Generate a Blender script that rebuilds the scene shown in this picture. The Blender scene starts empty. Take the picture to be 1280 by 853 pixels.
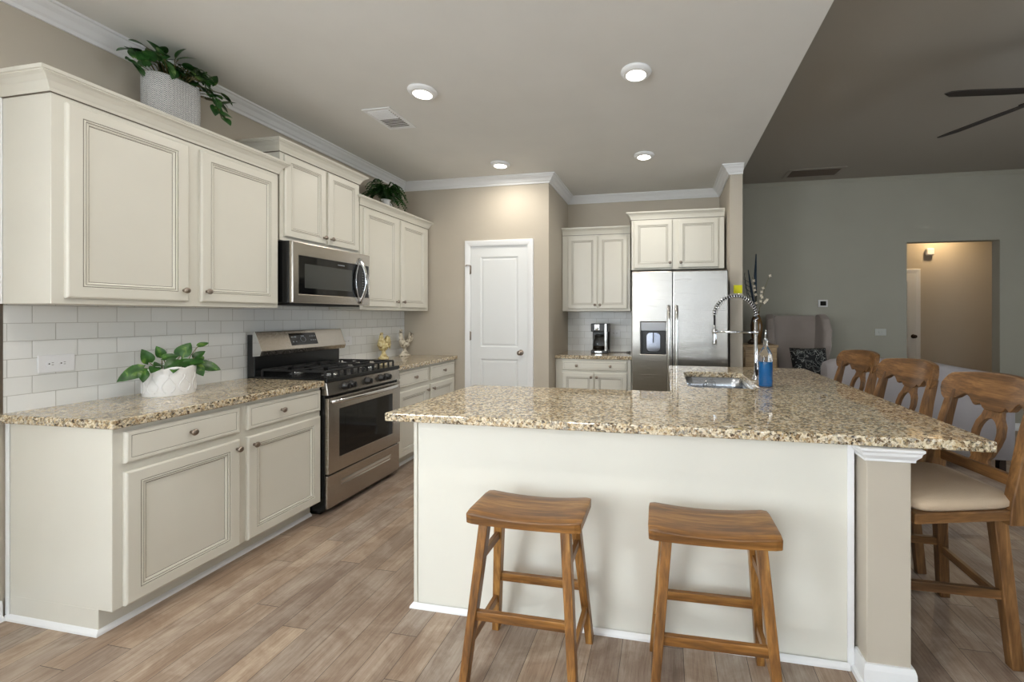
import bpy, math, random
from mathutils import Vector, Matrix
from mathutils.geometry import tessellate_polygon
random.seed(7)
PI = math.pi
SC = bpy.context.scene
COL = SC.collection

# ------------------------------------------------------------------ camera, world, exposure
cd = bpy.data.cameras.new('camera')
cam = bpy.data.objects.new('camera', cd); COL.objects.link(cam)
cam.location = (0, 0, 1.35)
cam.rotation_euler = (PI / 2, 0, 0.1840)
cd.sensor_width = 36; cd.lens = 516.78 / 1280 * 36
cd.shift_x = -(736.2 - 640) / 1280
cd.shift_y = -(426.5 - 394.8) / 1280
cd.clip_start = 0.05
SC.camera = cam
SC.view_settings.view_transform = 'Standard'
SC.view_settings.look = 'None'
SC.view_settings.exposure = 0.12
SC.view_settings.gamma = 1
SC.view_settings.use_curve_mapping = False
try:
    SC.cycles.use_denoising = True
    SC.cycles.max_bounces = 10
    SC.cycles.diffuse_bounces = 5
    SC.cycles.sample_clamp_indirect = 6
except Exception:
    pass
w = bpy.data.worlds.new('world'); SC.world = w; w.use_nodes = True
w.node_tree.nodes['Background'].inputs[0].default_value = (.80, .90, 1.0, 1)
w.node_tree.nodes['Background'].inputs[1].default_value = 1.0

def area(name, loc, rot, sx, sy, power, color, spread=None):
    l = bpy.data.lights.new(name, 'AREA'); l.shape = 'RECTANGLE'; l.size = sx; l.size_y = sy
    l.energy = power; l.color = color
    if spread: l.spread = spread
    o = bpy.data.objects.new(name, l); COL.objects.link(o); o.location = loc; o.rotation_euler = rot
    return o
DAY = (.88, .95, 1.0)
# area lights standing in for daylight at unseen windows, most added for brightness
area('unseen_window_light', (-1.75, -2.93, 1.45), (PI / 2, 0, PI), 1.8, 1.9, 265, DAY)
area('unseen_window_light', (0.45, -2.93, 1.45), (PI / 2, 0, PI), 1.9, 2.5, 185, DAY)
area('unseen_window_light', (2.95, -2.93, 1.5), (PI / 2, 0, PI), 1.3, 1.5, 60, DAY)
area('unseen_window_light', (-2.83, -1.35, 1.45), (PI / 2, 0, -PI / 2), 1.6, 1.9, 115, DAY)
area('unseen_window_light', (5.13, 1.9, 1.5), (PI / 2, 0, PI / 2), 1.7, 1.5, 46, DAY)

# ------------------------------------------------------------------ mesh builder
class MB:
    def __init__(s):
        s.v = []; s.f = []; s.m = []; s.s = []
    def add(s, vs, fs, m=0, smooth=False):
        b = len(s.v); s.v += [tuple(p) for p in vs]
        for f in fs:
            s.f.append([b + i for i in f]); s.m.append(m); s.s.append(smooth)
    def box(s, x0, x1, y0, y1, z0, z1, m=0):
        v = [(x0,y0,z0),(x1,y0,z0),(x1,y1,z0),(x0,y1,z0),(x0,y0,z1),(x1,y0,z1),(x1,y1,z1),(x0,y1,z1)]
        s.add(v, [(0,3,2,1),(4,5,6,7),(0,1,5,4),(1,2,6,5),(2,3,7,6),(3,0,4,7)], m)
        return s
    def hexa(s, b, t, m=0):      # bottom 4 points, top 4 points (ccw seen from above)
        s.add(list(b) + list(t), [(3,2,1,0),(4,5,6,7),(0,1,5,4),(1,2,6,5),(2,3,7,6),(3,0,4,7)], m)
        return s
    def beam(s, a, b, w, t, up=(0,0,1), m=0, w2=None, t2=None):   # bar of section w x t from a to b
        a = Vector(a); b = Vector(b); d = (b - a).normalized()
        side = d.cross(Vector(up))
        if side.length < 1e-4: side = d.cross(Vector((0,1,0)))
        side.normalize(); u = side.cross(d).normalized()
        w2 = w if w2 is None else w2; t2 = t if t2 is None else t2
        def q(p, w, t): return [p + side*(sx*w/2) + u*(sy*t/2) for sx, sy in ((-1,-1),(1,-1),(1,1),(-1,1))]
        A = q(a, w, t); B = q(b, w2, t2)
        s.add(A + B, [(0,1,2,3),(7,6,5,4),(0,4,5,1),(1,5,6,2),(2,6,7,3),(3,7,4,0)], m)
        return s
    def lathe(s, prof, c=(0,0,0), n=24, m=0, sx=1, sy=1, smooth=True, axis='z', caps=True, ms=None):
        c = Vector(c); vs = []; fs = []; k = len(prof)
        for (r, z) in prof:
            for i in range(n):
                a = 2*PI*i/n
                p = (r*sx*math.cos(a), r*sy*math.sin(a), z)
                if axis == 'y': p = (p[0], -p[2], p[1])
                if axis == 'x': p = (p[2], p[1], -p[0])
                vs.append(c + Vector(p))
        for j in range(k-1):
            for i in range(n):
                i2 = (i+1) % n
                s.add([vs[j*n+i], vs[j*n+i2], vs[(j+1)*n+i2], vs[(j+1)*n+i]], [(0,1,2,3)], ms[j] if ms else m, smooth) if ms else fs.append((j*n+i, j*n+i2, (j+1)*n+i2, (j+1)*n+i))
        if caps:
            if ms:
                s.add(vs[:n], [tuple(range(n))[::-1]], ms[0]); s.add(vs[-n:], [tuple(range(n))], ms[-1])
            else:
                fs.append(tuple(range(n))[::-1]); fs.append(tuple(range((k-1)*n, k*n)))
        if not ms: s.add(vs, fs, m, smooth)
        return s
    def tube(s, pts, r, n=8, m=0, smooth=True, cap=True, flat=1.0, up=None):
        pts = [Vector(p) for p in pts]; k = len(pts)
        R = r if isinstance(r, (list, tuple)) else [r]*k
        vs = []; ref = Vector(up) if up else None
        for i, p in enumerate(pts):
            d = (pts[min(i+1, k-1)] - pts[max(i-1, 0)])
            if d.length < 1e-9: d = Vector((0,0,1))
            d.normalize()
            if ref is None or abs(d.dot(ref)) > .99:
                ref = Vector((0,0,1)) if abs(d.z) < .9 else Vector((1,0,0))
            a = d.cross(ref).normalized(); b = a.cross(d).normalized()
            if up is None: ref = b
            for j in range(n):
                t = 2*PI*j/n
                vs.append(p + a*(R[i]*math.cos(t)*flat) + b*(R[i]*math.sin(t)))
        fs = []
        for i in range(k-1):
            for j in range(n):
                j2 = (j+1) % n
                fs.append((i*n+j, (i+1)*n+j, (i+1)*n+j2, i*n+j2))
        if cap:
            fs.append(tuple(range(n))); fs.append(tuple(range((k-1)*n, k*n))[::-1])
        s.add(vs, fs, m, smooth); return s
    def ellipsoid(s, c, rx, ry, rz, m=0, n=16, k=10, rot=None):
        c = Vector(c); vs = []; fs = []
        for i in range(k+1):
            th = PI*i/k
            for j in range(n):
                ph = 2*PI*j/n
                p = Vector((rx*math.sin(th)*math.cos(ph), ry*math.sin(th)*math.sin(ph), rz*math.cos(th)))
                if rot is not None: p = rot @ p
                vs.append(c + p)
        for i in range(k):
            for j in range(n):
                j2 = (j+1) % n
                fs.append((i*n+j, (i+1)*n+j, (i+1)*n+j2, i*n+j2))
        s.add(vs, fs, m, True); return s
    def rings(s, loops, mats=None, m=0, cap0=False, cap1=True, smooth=False):
        n = len(loops[0]); vs = [p for l in loops for p in l]
        for i in range(len(loops)-1):
            mi = mats[i] if mats else m
            s.add(loops[i] + loops[i+1], [(j, (j+1) % n, n+(j+1) % n, n+j) for j in range(n)], mi, smooth)
        if cap1: s.add(loops[-1], [tuple(range(n))], mats[len(loops)-1] if mats and len(mats) >= len(loops) else m)
        if cap0: s.add(loops[0], [tuple(range(n))[::-1]], m)
        return s
    def panel(s, x0, x1, z0, z1, yb, prof, mats, m=0):
        """moulded panel facing -y: prof = [(inset, forward)]; yb = back plane"""
        L = []
        for (i, f) in prof:
            L.append([(x0+i, yb-f, z0+i), (x1-i, yb-f, z0+i), (x1-i, yb-f, z1-i), (x0+i, yb-f, z1-i)])
        s.rings(L, mats); return s
    def prism(s, outline, holes, t0, t1, f, m=0, mside=None):
        """outline/holes: 2D points; f(u,v,t) -> xyz; faces at t0 and t1"""
        polys = [[Vector((p[0], p[1], 0)) for p in l] for l in [outline] + list(holes)]
        flat = [p for l in polys for p in l]
        tris = tessellate_polygon(polys)
        n = len(flat)
        vs = [f(p.x, p.y, t0) for p in flat] + [f(p.x, p.y, t1) for p in flat]
        fs = [tuple(t) for t in tris] + [tuple(n + i for i in reversed(t)) for t in tris]
        s.add(vs, fs, m)
        b = 0
        for l in polys:
            k = len(l)
            s.add([vs[b+i] for i in range(k)] + [vs[n+b+i] for i in range(k)],
                  [(i, (i+1) % k, k+(i+1) % k, k+i) for i in range(k)], m if mside is None else mside)
            b += k
        return s
    def sweep(s, path, prof, m=0, closed=False, flip=1):
        """path: 2D points at z=0; prof: (out, z); out is to the right of the path direction (times flip)"""
        n = len(path); P = [Vector((p[0], p[1])) for p in path]; loops = []
        for i in range(n):
            def nrm(a, b):
                d = (b - a).normalized(); return Vector((d.y, -d.x)) * flip
            if closed or 0 < i < n-1:
                n1 = nrm(P[i-1], P[i]); n2 = nrm(P[i], P[(i+1) % n])
                mt = (n1 + n2); mt = mt / max(1e-6, mt.length_squared) * 2
            elif i == 0: mt = nrm(P[0], P[1])
            else: mt = nrm(P[-2], P[-1])
            loops.append([(P[i].x + mt.x*o, P[i].y + mt.y*o, z) for o, z in prof])
        k = len(prof)
        R = range(n if closed else n-1)
        for i in R:
            a = loops[i]; b = loops[(i+1) % n]
            s.add(a + b, [(j, (j+1) % k, k+(j+1) % k, k+j) for j in range(k)], m)
        if not closed:
            s.add(loops[0], [tuple(range(k))[::-1]], m); s.add(loops[-1], [tuple(range(k))], m)
        return s
    def build(s, name, mats, parent=None, bev=0, seg=2, sub=0, label=None, loc=None, rotz=0, recalc=True):
        me = bpy.data.meshes.new(name)
        me.from_pydata(s.v, [], s.f)
        if not isinstance(mats, (list, tuple)): mats = [mats]
        for mt in mats: me.materials.append(mt)
        me.polygons.foreach_set('material_index', [min(i, len(mats)-1) for i in s.m])
        me.polygons.foreach_set('use_smooth', s.s)
        me.update()
        if recalc:
            import bmesh
            bm = bmesh.new(); bm.from_mesh(me)
            bmesh.ops.remove_doubles(bm, verts=bm.verts, dist=1e-5)
            bmesh.ops.recalc_face_normals(bm, faces=bm.faces); bm.to_mesh(me); bm.free()
        o = bpy.data.objects.new(name, me); COL.objects.link(o)
        if parent is not None: o.parent = parent
        if loc: o.location = loc
        if rotz: o.rotation_euler = (0, 0, rotz)
        if bev:
            b = o.modifiers.new('bevel', 'BEVEL'); b.width = bev; b.segments = seg; b.limit_method = 'ANGLE'; b.angle_limit = .6
            b.harden_normals = False
        if sub:
            b = o.modifiers.new('subd', 'SUBSURF'); b.levels = sub; b.render_levels = sub
        if label: o['label'] = label
        return o

def thing(name, label, cat, loc=(0,0,0), rotz=0, group=None):
    o = bpy.data.objects.new(name, None); COL.objects.link(o)
    o.empty_display_size = .1
    o.location = loc; o.rotation_euler = (0, 0, rotz); o['label'] = label; o['category'] = cat
    if group: o['group'] = group
    return o
def tag(o, label, cat, group=None, kind=None):
    o['label'] = label; o['category'] = cat
    if group: o['group'] = group
    if kind: o['kind'] = kind
    return o
def struct(o): o['kind'] = 'structure'; return o

# ------------------------------------------------------------------ materials
def srgb(r, g, b):
    f = lambda c: (c/255/12.92) if c/255 <= .04045 else ((c/255+.055)/1.055)**2.4
    return (f(r), f(g), f(b), 1)
class N:
    def __init__(s, name):
        s.mat = bpy.data.materials.new(name); s.mat.use_nodes = True
        s.t = s.mat.node_tree; s.b = s.t.nodes['Principled BSDF']; s.out = s.t.nodes['Material Output']
    def n(s, typ, **k):
        x = s.t.nodes.new(typ)
        for a, v in k.items():
            if a.startswith('i_'): x.inputs[a[2:].replace('_', ' ')].default_value = v
            else: setattr(x, a, v)
        return x
    def l(s, a, b): s.t.links.new(a, b)
    def math(s, op, a, b=None, c=None):
        x = s.n('ShaderNodeMath', operation=op)
        for i, v in enumerate((a, b, c)):
            if v is None: continue
            if isinstance(v, (int, float)): x.inputs[i].default_value = v
            else: s.l(v, x.inputs[i])
        return x.outputs[0]
    def ramp(s, fac, stops, interp='LINEAR'):
        x = s.n('ShaderNodeValToRGB'); e = x.color_ramp.elements; x.color_ramp.interpolation = interp
        while len(e) < len(stops): e.new(.5)
        for i, (p, c) in enumerate(stops): e[i].position = p; e[i].color = c
        s.l(fac, x.inputs[0]); return x.outputs[0]
    def mix(s, fac, a, b, typ='MIX'):
        x = s.n('ShaderNodeMix', data_type='RGBA', blend_type=typ)
        for i, v in ((0, fac), (6, a), (7, b)):
            if isinstance(v, (int, float, tuple)): x.inputs[i].default_value = v
            else: s.l(v, x.inputs[i])
        return x.outputs[2]
    def obj(s, scale=None):
        c = s.n('ShaderNodeTexCoord').outputs['Object']
        if scale:
            mp = s.n('ShaderNodeMapping'); mp.inputs['Scale'].default_value = scale; s.l(c, mp.inputs[0]); return mp.outputs[0]
        return c
    def noise(s, vec, scale, detail=3, rough=.5, dist=0):
        x = s.n('ShaderNodeTexNoise'); x.inputs['Scale'].default_value = scale; x.inputs['Detail'].default_value = detail
        x.inputs['Roughness'].default_value = rough; x.inputs['Distortion'].default_value = dist
        s.l(vec, x.inputs['Vector']); return x
    def bump(s, h, strength=.2, dist=.01):
        x = s.n('ShaderNodeBump'); x.inputs['Strength'].default_value = strength; x.inputs['Distance'].default_value = dist
        s.l(h, x.inputs['Height']); s.l(x.outputs[0], s.b.inputs['Normal'])
    def set(s, **k):
        for a, v in k.items(): s.b.inputs[a.replace('_', ' ')].default_value = v
        return s
def plain(name, col, rough=.5, metal=0, bump=None, var=0.0, **k):
    m = N(name); m.set(Base_Color=col, Roughness=rough, Metallic=metal, **k)
    if bump or var:
        nz = m.noise(m.obj(), bump[0] if bump else 6, 4)
        if bump: m.bump(nz.outputs[0], bump[1], bump[2])
        if var:
            n2 = m.noise(m.obj(), 3.0, 3)
            c = m.ramp(n2.outputs[0], [(.3, tuple(x*(1-var) for x in col[:3]) + (1,)), (.7, tuple(min(1, x*(1+var)) for x in col[:3]) + (1,))])
            m.l(c, m.b.inputs['Base Color'])
    return m.mat
M = {}
M['cream'] = plain('cream_paint', srgb(214, 212, 202), .34, bump=(30, .03, .002), var=.02)
M['glaze'] = plain('dark_glaze', srgb(92, 82, 70), .5)
M['panelwhite'] = plain('cream_panel', srgb(222, 221, 212), .45, bump=(20, .03, .002), var=.02)
M['wall'] = plain('beige_wall_paint', srgb(185, 177, 163), .75, bump=(120, .12, .002), var=.02)
M['wall_living'] = plain('dimmed_wall_paint', srgb(156, 154, 142), .8, bump=(120, .12, .002), var=.02)  # same wall paint, with the living room's dimness put into the colour
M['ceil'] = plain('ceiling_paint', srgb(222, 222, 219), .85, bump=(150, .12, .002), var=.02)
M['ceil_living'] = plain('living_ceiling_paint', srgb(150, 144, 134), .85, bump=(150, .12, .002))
M['trim'] = plain('white_trim_paint', srgb(232, 234, 236), .35, bump=(25, .02, .002))
M['doorwhite'] = plain('white_door_paint', srgb(226, 229, 230), .4, bump=(25, .02, .002))
M['plastic_white'] = plain('white_plastic', srgb(232, 234, 238), .3, var=.01)
M['plastic_dark'] = plain('dark_slots', srgb(60, 60, 62), .5, var=.01)
M['nickel'] = plain('nickel_knob', srgb(150, 138, 128), .28, 1.0, var=.03)
M['black'] = plain('black_enamel', srgb(18, 20, 22), .25, bump=(40, .02, .001))
M['iron'] = plain('cast_iron', srgb(26, 26, 28), .55, bump=(150, .3, .001))
M['blackglass'] = plain('black_glass', srgb(14, 15, 16), .06, var=.02)
M['chrome'] = plain('chrome', srgb(205, 208, 212), .1, 1.0, var=.02)
M['black_plastic'] = plain('black_plastic', srgb(20, 20, 21), .35, var=.03)
M['yellow'] = plain('yellow_paper', srgb(226, 222, 30), .7, var=.05)
M['ceramic'] = plain('white_ceramic', srgb(232, 232, 232), .22, bump=(45, .5, .006))
M['soil'] = plain('dark_soil', srgb(70, 50, 38), .95, bump=(80, .8, .01), var=.2)
M['stem'] = plain('plant_stem', srgb(112, 104, 62), .6, var=.15)
M['twig'] = plain('dark_twig', srgb(34, 44, 52), .6, var=.2)
M['teal'] = plain('teal_feather', srgb(10, 40, 62), .6, var=.2)
M['blossom'] = plain('cream_blossom', srgb(218, 208, 190), .7, var=.05)
M['sofa'] = plain('sofa_fabric', srgb(152, 148, 150), .95, bump=(220, .5, .004), var=.06)
M['wing'] = plain('wing_chair_fabric', srgb(150, 140, 134), .95, bump=(220, .4, .004), var=.06)
M['seat'] = plain('tan_suede', srgb(188, 168, 144), .9, bump=(200, .3, .003), var=.07)
M['fan'] = plain('dark_fan_wood', srgb(40, 34, 30), .7, bump=(40, .1, .002), var=.1)
M['ventdark'] = plain('vent_shadow_box', srgb(66, 58, 50), .8, var=.05)
M['bronze'] = plain('dark_bronze', srgb(52, 42, 36), .4, .8, var=.1)
M['lampglass'] = None
M['switch_grey'] = plain('grey_switch_plastic', srgb(176, 178, 172), .4, var=.01)
def emis(name, col, st):
    m = N(name); m.set(Base_Color=col, Emission_Color=col, Emission_Strength=st); return m.mat
M['lamp'] = emis('lamp_diffuser', (1, .93, .82, 1), 9)
M['display'] = plain('grey_print', srgb(150, 156, 164), .4, var=.02)

def wood(name, dark, mid, light, axis='x', scale=1.0, rough=.35, grain=.25):
    m = N(name)
    sc = {'x': (1.2, 14, 14), 'y': (14, 1.2, 14), 'z': (14, 14, 1.2)}[axis]
    v = m.obj(tuple(c*scale for c in sc))
    n1 = m.noise(v, 1.6, 6, .6, .25)
    n2 = m.noise(v, 9.0, 3, .5, .3)
    c = m.ramp(n1.outputs[0], [(.28, dark), (.5, mid), (.72, light)])
    c2 = m.mix(1.0, c, m.ramp(n2.outputs[0], [(.35, (.42, .38, .34, 1)), (.6, (1, 1, 1, 1))]), 'MULTIPLY')
    c3 = m.mix(.6, c, c2)
    m.l(c3, m.b.inputs['Base Color']); m.set(Roughness=rough)
    m.bump(n2.outputs[0], grain*.4, .002)
    return m.mat
WD = (srgb(84, 54, 24), srgb(140, 95, 44), srgb(182, 136, 74))
M['oak_x'] = wood('brown_wood_x', *WD, 'x'); M['oak_y'] = wood('brown_wood_y', *WD, 'y'); M['oak_z'] = wood('brown_wood_z', *WD, 'z')
WC = (srgb(62, 42, 24), srgb(112, 78, 44), srgb(152, 112, 68))
M['ch_x'] = wood('chair_wood_x', *WC, 'x'); M['ch_y'] = wood('chair_wood_y', *WC, 'y'); M['ch_z'] = wood('chair_wood_z', *WC, 'z')
M['chest'] = wood('pale_chest_wood', srgb(130, 108, 80), srgb(164, 140, 106), srgb(188, 164, 128), 'x', rough=.5)
M['vase'] = wood('brown_glazed_vase', srgb(40, 26, 14), srgb(84, 58, 30), srgb(130, 98, 54), 'z', rough=.15)

def granite():
    m = N('speckled_granite'); o = m.obj()
    wn = m.noise(o, 70, 2, .5)
    add = m.n('ShaderNodeVectorMath', operation='MULTIPLY_ADD')
    m.l(wn.outputs['Color'], add.inputs[0]); add.inputs[1].default_value = (.012,)*3; m.l(o, add.inputs[2])
    v1 = m.n('ShaderNodeTexVoronoi'); v1.inputs['Scale'].default_value = 95; m.l(add.outputs[0], v1.inputs['Vector'])
    v2 = m.n('ShaderNodeTexVoronoi'); v2.inputs['Scale'].default_value = 190; m.l(add.outputs[0], v2.inputs['Vector'])
    s1 = m.n('ShaderNodeSeparateColor'); m.l(v1.outputs['Color'], s1.inputs[0])
    s2 = m.n('ShaderNodeSeparateColor'); m.l(v2.outputs['Color'], s2.inputs[0])
    big = m.noise(o, 7, 3, .5)
    f = m.math('ADD', s1.outputs[0], m.math('MULTIPLY', m.math('SUBTRACT', big.outputs[0], .5), .45))
    c = m.ramp(f, [(0, srgb(34, 28, 24)), (.17, srgb(92, 70, 50)), (.29, srgb(150, 122, 88)), (.39, srgb(192, 170, 132)),
                   (.56, srgb(216, 204, 176)), (.74, srgb(150, 146, 138)), (.84, srgb(226, 216, 194))], 'CONSTANT')
    c2 = m.ramp(s2.outputs[0], [(0, srgb(32, 27, 24)), (.17, srgb(110, 86, 60)), (.30, srgb(204, 190, 158)), (.6, srgb(176, 154, 118)), (.8, srgb(224, 214, 194))], 'CONSTANT')
    c3 = m.mix(.42, c, c2)
    m.l(c3, m.b.inputs['Base Color']); m.set(Roughness=.035, IOR=1.75)
    return m.mat
M['granite'] = granite()

def tiles(axis):
    m = N('white_subway_tile_' + axis); o = m.obj()
    sp = m.n('ShaderNodeSeparateXYZ'); m.l(o, sp.inputs[0])
    cb = m.n('ShaderNodeCombineXYZ'); m.l(sp.outputs[0 if axis == 'x' else 1], cb.inputs[0]); m.l(sp.outputs[2], cb.inputs[1])
    mp = m.n('ShaderNodeMapping'); mp.inputs['Location'].default_value = (.0905 if axis == 'y' else .02, -.908, 0)
    m.l(cb.outputs[0], mp.inputs[0])
    b = m.n('ShaderNodeTexBrick'); m.l(mp.outputs[0], b.inputs['Vector'])
    b.inputs['Scale'].default_value = 1; b.inputs['Brick Width'].default_value = .1505; b.inputs['Row Height'].default_value = .0815
    b.inputs['Mortar Size'].default_value = .0016; b.inputs['Mortar Smooth'].default_value = .3
    b.inputs['Color1'].default_value = srgb(230, 232, 232); b.inputs['Color2'].default_value = srgb(226, 228, 227); b.inputs['Mortar'].default_value = srgb(186, 186, 183)
    m.l(b.outputs['Color'], m.b.inputs['Base Color']); m.set(Roughness=.14)
    inv = m.math('SUBTRACT', 1, b.outputs['Fac']); m.bump(inv, .6, .002)
    return m.mat
M['tile_y'] = tiles('y'); M['tile_x'] = tiles('x')

def floor_mat():
    m = N('wood_plank_floor'); o = m.obj(); sp = m.n('ShaderNodeSeparateXYZ'); m.l(o, sp.inputs[0])
    X, Y = sp.outputs[0], sp.outputs[1]
    PW, PL = .122, .98
    xs = m.math('DIVIDE', m.math('ADD', X, .055), PW); col = m.math('FLOOR', xs); fx = m.math('FRACT', xs)
    wn = m.n('ShaderNodeTexWhiteNoise', noise_dimensions='1D'); m.l(col, wn.inputs['W'])
    ys = m.math('ADD', m.math('DIVIDE', Y, PL), m.math('MULTIPLY', wn.outputs['Value'], 7.3)); row = m.math('FLOOR', ys); fy = m.math('FRACT', ys)
    cb = m.n('ShaderNodeCombineXYZ'); m.l(col, cb.inputs[0]); m.l(row, cb.inputs[1])
    w2 = m.n('ShaderNodeTexWhiteNoise', noise_dimensions='2D'); m.l(cb.outputs[0], w2.inputs['Vector'])
    # grain coordinates shifted per plank
    g = m.n('ShaderNodeCombineXYZ')
    m.l(m.math('ADD', m.math('MULTIPLY', X, 16.0), m.math('MULTIPLY', w2.outputs['Value'], 31)), g.inputs[0])
    m.l(m.math('MULTIPLY', Y, 1.0), g.inputs[1]); m.l(m.math('MULTIPLY', w2.outputs['Value'], 17), g.inputs[2])
    n1 = m.noise(g.outputs[0], .9, 5, .6, 1.2); n2 = m.noise(g.outputs[0], 4.2, 7, .75, .8); n3 = m.noise(g.outputs[0], 9, 4, .7, .4); n4 = m.noise(o, 5.5, 5, .65, .5)
    base = m.ramp(w2.outputs['Value'], [(0, srgb(152, 139, 128)), (.22, srgb(194, 178, 159)), (.42, srgb(174, 166, 157)), (.62, srgb(200, 182, 160)), (.8, srgb(164, 154, 145)), (1, srgb(190, 177, 162))])
    c = m.mix(m.ramp(n1.outputs[0], [(.30, (.25,.25,.25,1)), (.70, (.8,.8,.8,1))]), m.mix(1, base, srgb(214, 202, 196), 'MULTIPLY'), m.mix(.25, base, srgb(206, 190, 170)))
    c = m.mix(m.ramp(n2.outputs[0], [(.36, (.55, .55, .55, 1)), (.54, (0,0,0,1))]), c, m.mix(1, c, srgb(196, 178, 166), 'MULTIPLY'))
    c = m.mix(m.ramp(n3.outputs[0], [(.35, (.35, .35, .35, 1)), (.6, (0,0,0,1))]), c, m.mix(1, c, srgb(206, 192, 178), 'MULTIPLY'))
    c = m.mix(m.ramp(n4.outputs[0], [(.42, (.7, .7, .7, 1)), (.60, (0,0,0,1))]), c, m.mix(1, c, srgb(206, 194, 186), 'MULTIPLY'))
    # knots
    kv = m.n('ShaderNodeCombineXYZ'); m.l(m.math('ADD', m.math('MULTIPLY', X, 2.2), w2.outputs['Value']), kv.inputs[0]); m.l(m.math('MULTIPLY', Y, .9), kv.inputs[1])
    vk = m.n('ShaderNodeTexVoronoi'); vk.inputs['Scale'].default_value = 1.6; m.l(kv.outputs[0], vk.inputs['Vector'])
    c = m.mix(m.ramp(vk.outputs['Distance'], [(.02, (.8,.8,.8,1)), (.075, (0,0,0,1))]), c, srgb(96, 80, 68))
    gap = m.math('MAXIMUM', m.math('LESS_THAN', fx, .018), m.math('LESS_THAN', fy, .0024))
    c = m.mix(gap, c, srgb(72, 60, 52))
    m.l(c, m.b.inputs['Base Color']); m.set(Roughness=.42)
    m.bump(m.math('SUBTRACT', m.math('MULTIPLY', n2.outputs[0], .3), gap), .25, .002)
    return m.mat
M['floor'] = floor_mat()

def steel(name, axis, col=srgb(178, 174, 168), rough=.26, wavy=0):
    m = N(name)
    sc = {'x': (1.5, 200, 200), 'y': (200, 1.5, 200), 'z': (200, 200, 1.5)}[axis]
    v = m.obj(sc); nz = m.noise(v, 2, 2)
    m.l(m.ramp(nz.outputs[0], [(.3, (rough*.8,)*3+(1,)), (.7, (rough*1.25,)*3+(1,))]), m.b.inputs['Roughness'])
    m.set(Base_Color=col, Metallic=1.0)
    if wavy:
        m.set(Anisotropic=.5, Anisotropic_Rotation=0.0)
        tg = m.n('ShaderNodeTangent', direction_type='RADIAL', axis='Z'); m.l(tg.outputs[0], m.b.inputs['Tangent'])
    if wavy:
        n2 = m.noise(m.obj((.6, .6, 2.2)), 2.2, 2, .4, .6)
        m.bump(n2.outputs[0], wavy, .05)
    else: m.bump(nz.outputs[0], .03, .001)
    return m.mat
M['steel_y'] = steel('brushed_steel_y', 'y', srgb(180, 174, 166), .24)
M['steel_z'] = steel('brushed_steel_fridge', 'x', srgb(166, 163, 158), .22, wavy=.05)
M['steel_sink'] = steel('sink_steel', 'y', srgb(190, 196, 204), .22)
M['steel_hi'] = steel('bright_steel', 'y', srgb(214, 214, 212), .16)

def leafmat(name, a, b, c):
    m = N(name); n1 = m.noise(m.obj(), 22, 3, .5, .5)
    m.l(m.ramp(n1.outputs[0], [(.32, a), (.58, b), (.74, c)]), m.b.inputs['Base Color']); m.set(Roughness=.35)
    try: m.b.inputs['Subsurface Weight'].default_value = .0
    except Exception: pass
    return m.mat
M['leaf'] = leafmat('pothos_leaf', srgb(26, 64, 20), srgb(46, 94, 30), srgb(116, 150, 62))
M['leafdark'] = leafmat('dark_ivy_leaf', srgb(26, 64, 26), srgb(48, 94, 40), srgb(140, 166, 100))
M['fern'] = leafmat('fern_leaf', srgb(22, 60, 20), srgb(40, 88, 30), srgb(76, 120, 44))

def basket():
    m = N('woven_basket_pattern'); o = m.obj()
    sp = m.n('ShaderNodeSeparateXYZ'); m.l(o, sp.inputs[0])
    ang = m.math('ARCTAN2', sp.outputs[1], sp.outputs[0])
    u = m.math('MULTIPLY', ang, 13.0); v = m.math('MULTIPLY', sp.outputs[2], 95.0)
    zig = m.math('PINGPONG', u, 1.0)
    s = m.math('FRACT', m.math('ADD', v, m.math('MULTIPLY', zig, 1.3)))
    nz = m.noise(o, 120, 2)
    mask = m.math('LESS_THAN', m.math('ADD', s, m.math('MULTIPLY', nz.outputs[0], .5)), .62)
    m.l(m.mix(mask, srgb(214, 214, 212), srgb(100, 106, 116)), m.b.inputs['Base Color']); m.set(Roughness=.9)
    m.bump(s, .5, .003); return m.mat
M['basket'] = basket()
def distressed(name, a, b, c):
    m = N(name); n1 = m.noise(m.obj(), 42, 5, .6)
    m.l(m.ramp(n1.outputs[0], [(.36, a), (.46, b), (.62, c)]), m.b.inputs['Base Color']); m.set(Roughness=.6)
    m.bump(n1.outputs[0], .5, .004); return m.mat
M['rooster_y'] = distressed('yellow_distressed_paint', srgb(120, 92, 58), srgb(206, 188, 130), srgb(232, 222, 180))
M['rooster_w'] = distressed('white_distressed_paint', srgb(92, 82, 72), srgb(186, 178, 160), srgb(224, 218, 204))
def floral():
    m = N('black_floral_pillow_fabric'); o = m.obj(); v = m.n('ShaderNodeTexVoronoi'); v.inputs['Scale'].default_value = 13
    nz = m.noise(o, 14, 3); mv = m.n('ShaderNodeVectorMath', operation='MULTIPLY_ADD'); m.l(nz.outputs['Color'], mv.inputs[0]); mv.inputs[1].default_value = (.12,)*3; m.l(o, mv.inputs[2])
    m.l(mv.outputs[0], v.inputs['Vector'])
    m.l(m.ramp(v.outputs['Distance'], [(.0, srgb(24,26,28)), (.30, srgb(110,112,110)), (.35, srgb(30,32,34)), (.50, srgb(150,152,148)), (.55, srgb(28,30,32))], 'CONSTANT'), m.b.inputs['Base Color'])
    m.set(Roughness=.9); return m.mat
M['floral'] = floral()
def glass(name, col=(1,1,1,1), rough=0.0, ior=1.45):
    m = N(name); m.set(Base_Color=col, Roughness=rough, IOR=ior, Transmission_Weight=1.0); return m.mat
M['glass'] = glass('clear_glass'); 
M['blue'] = plain('blue_soap', srgb(44, 148, 226), .05, Transmission_Weight=.45, IOR=1.34)
M['windowglass'] = glass('window_glass')

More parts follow.
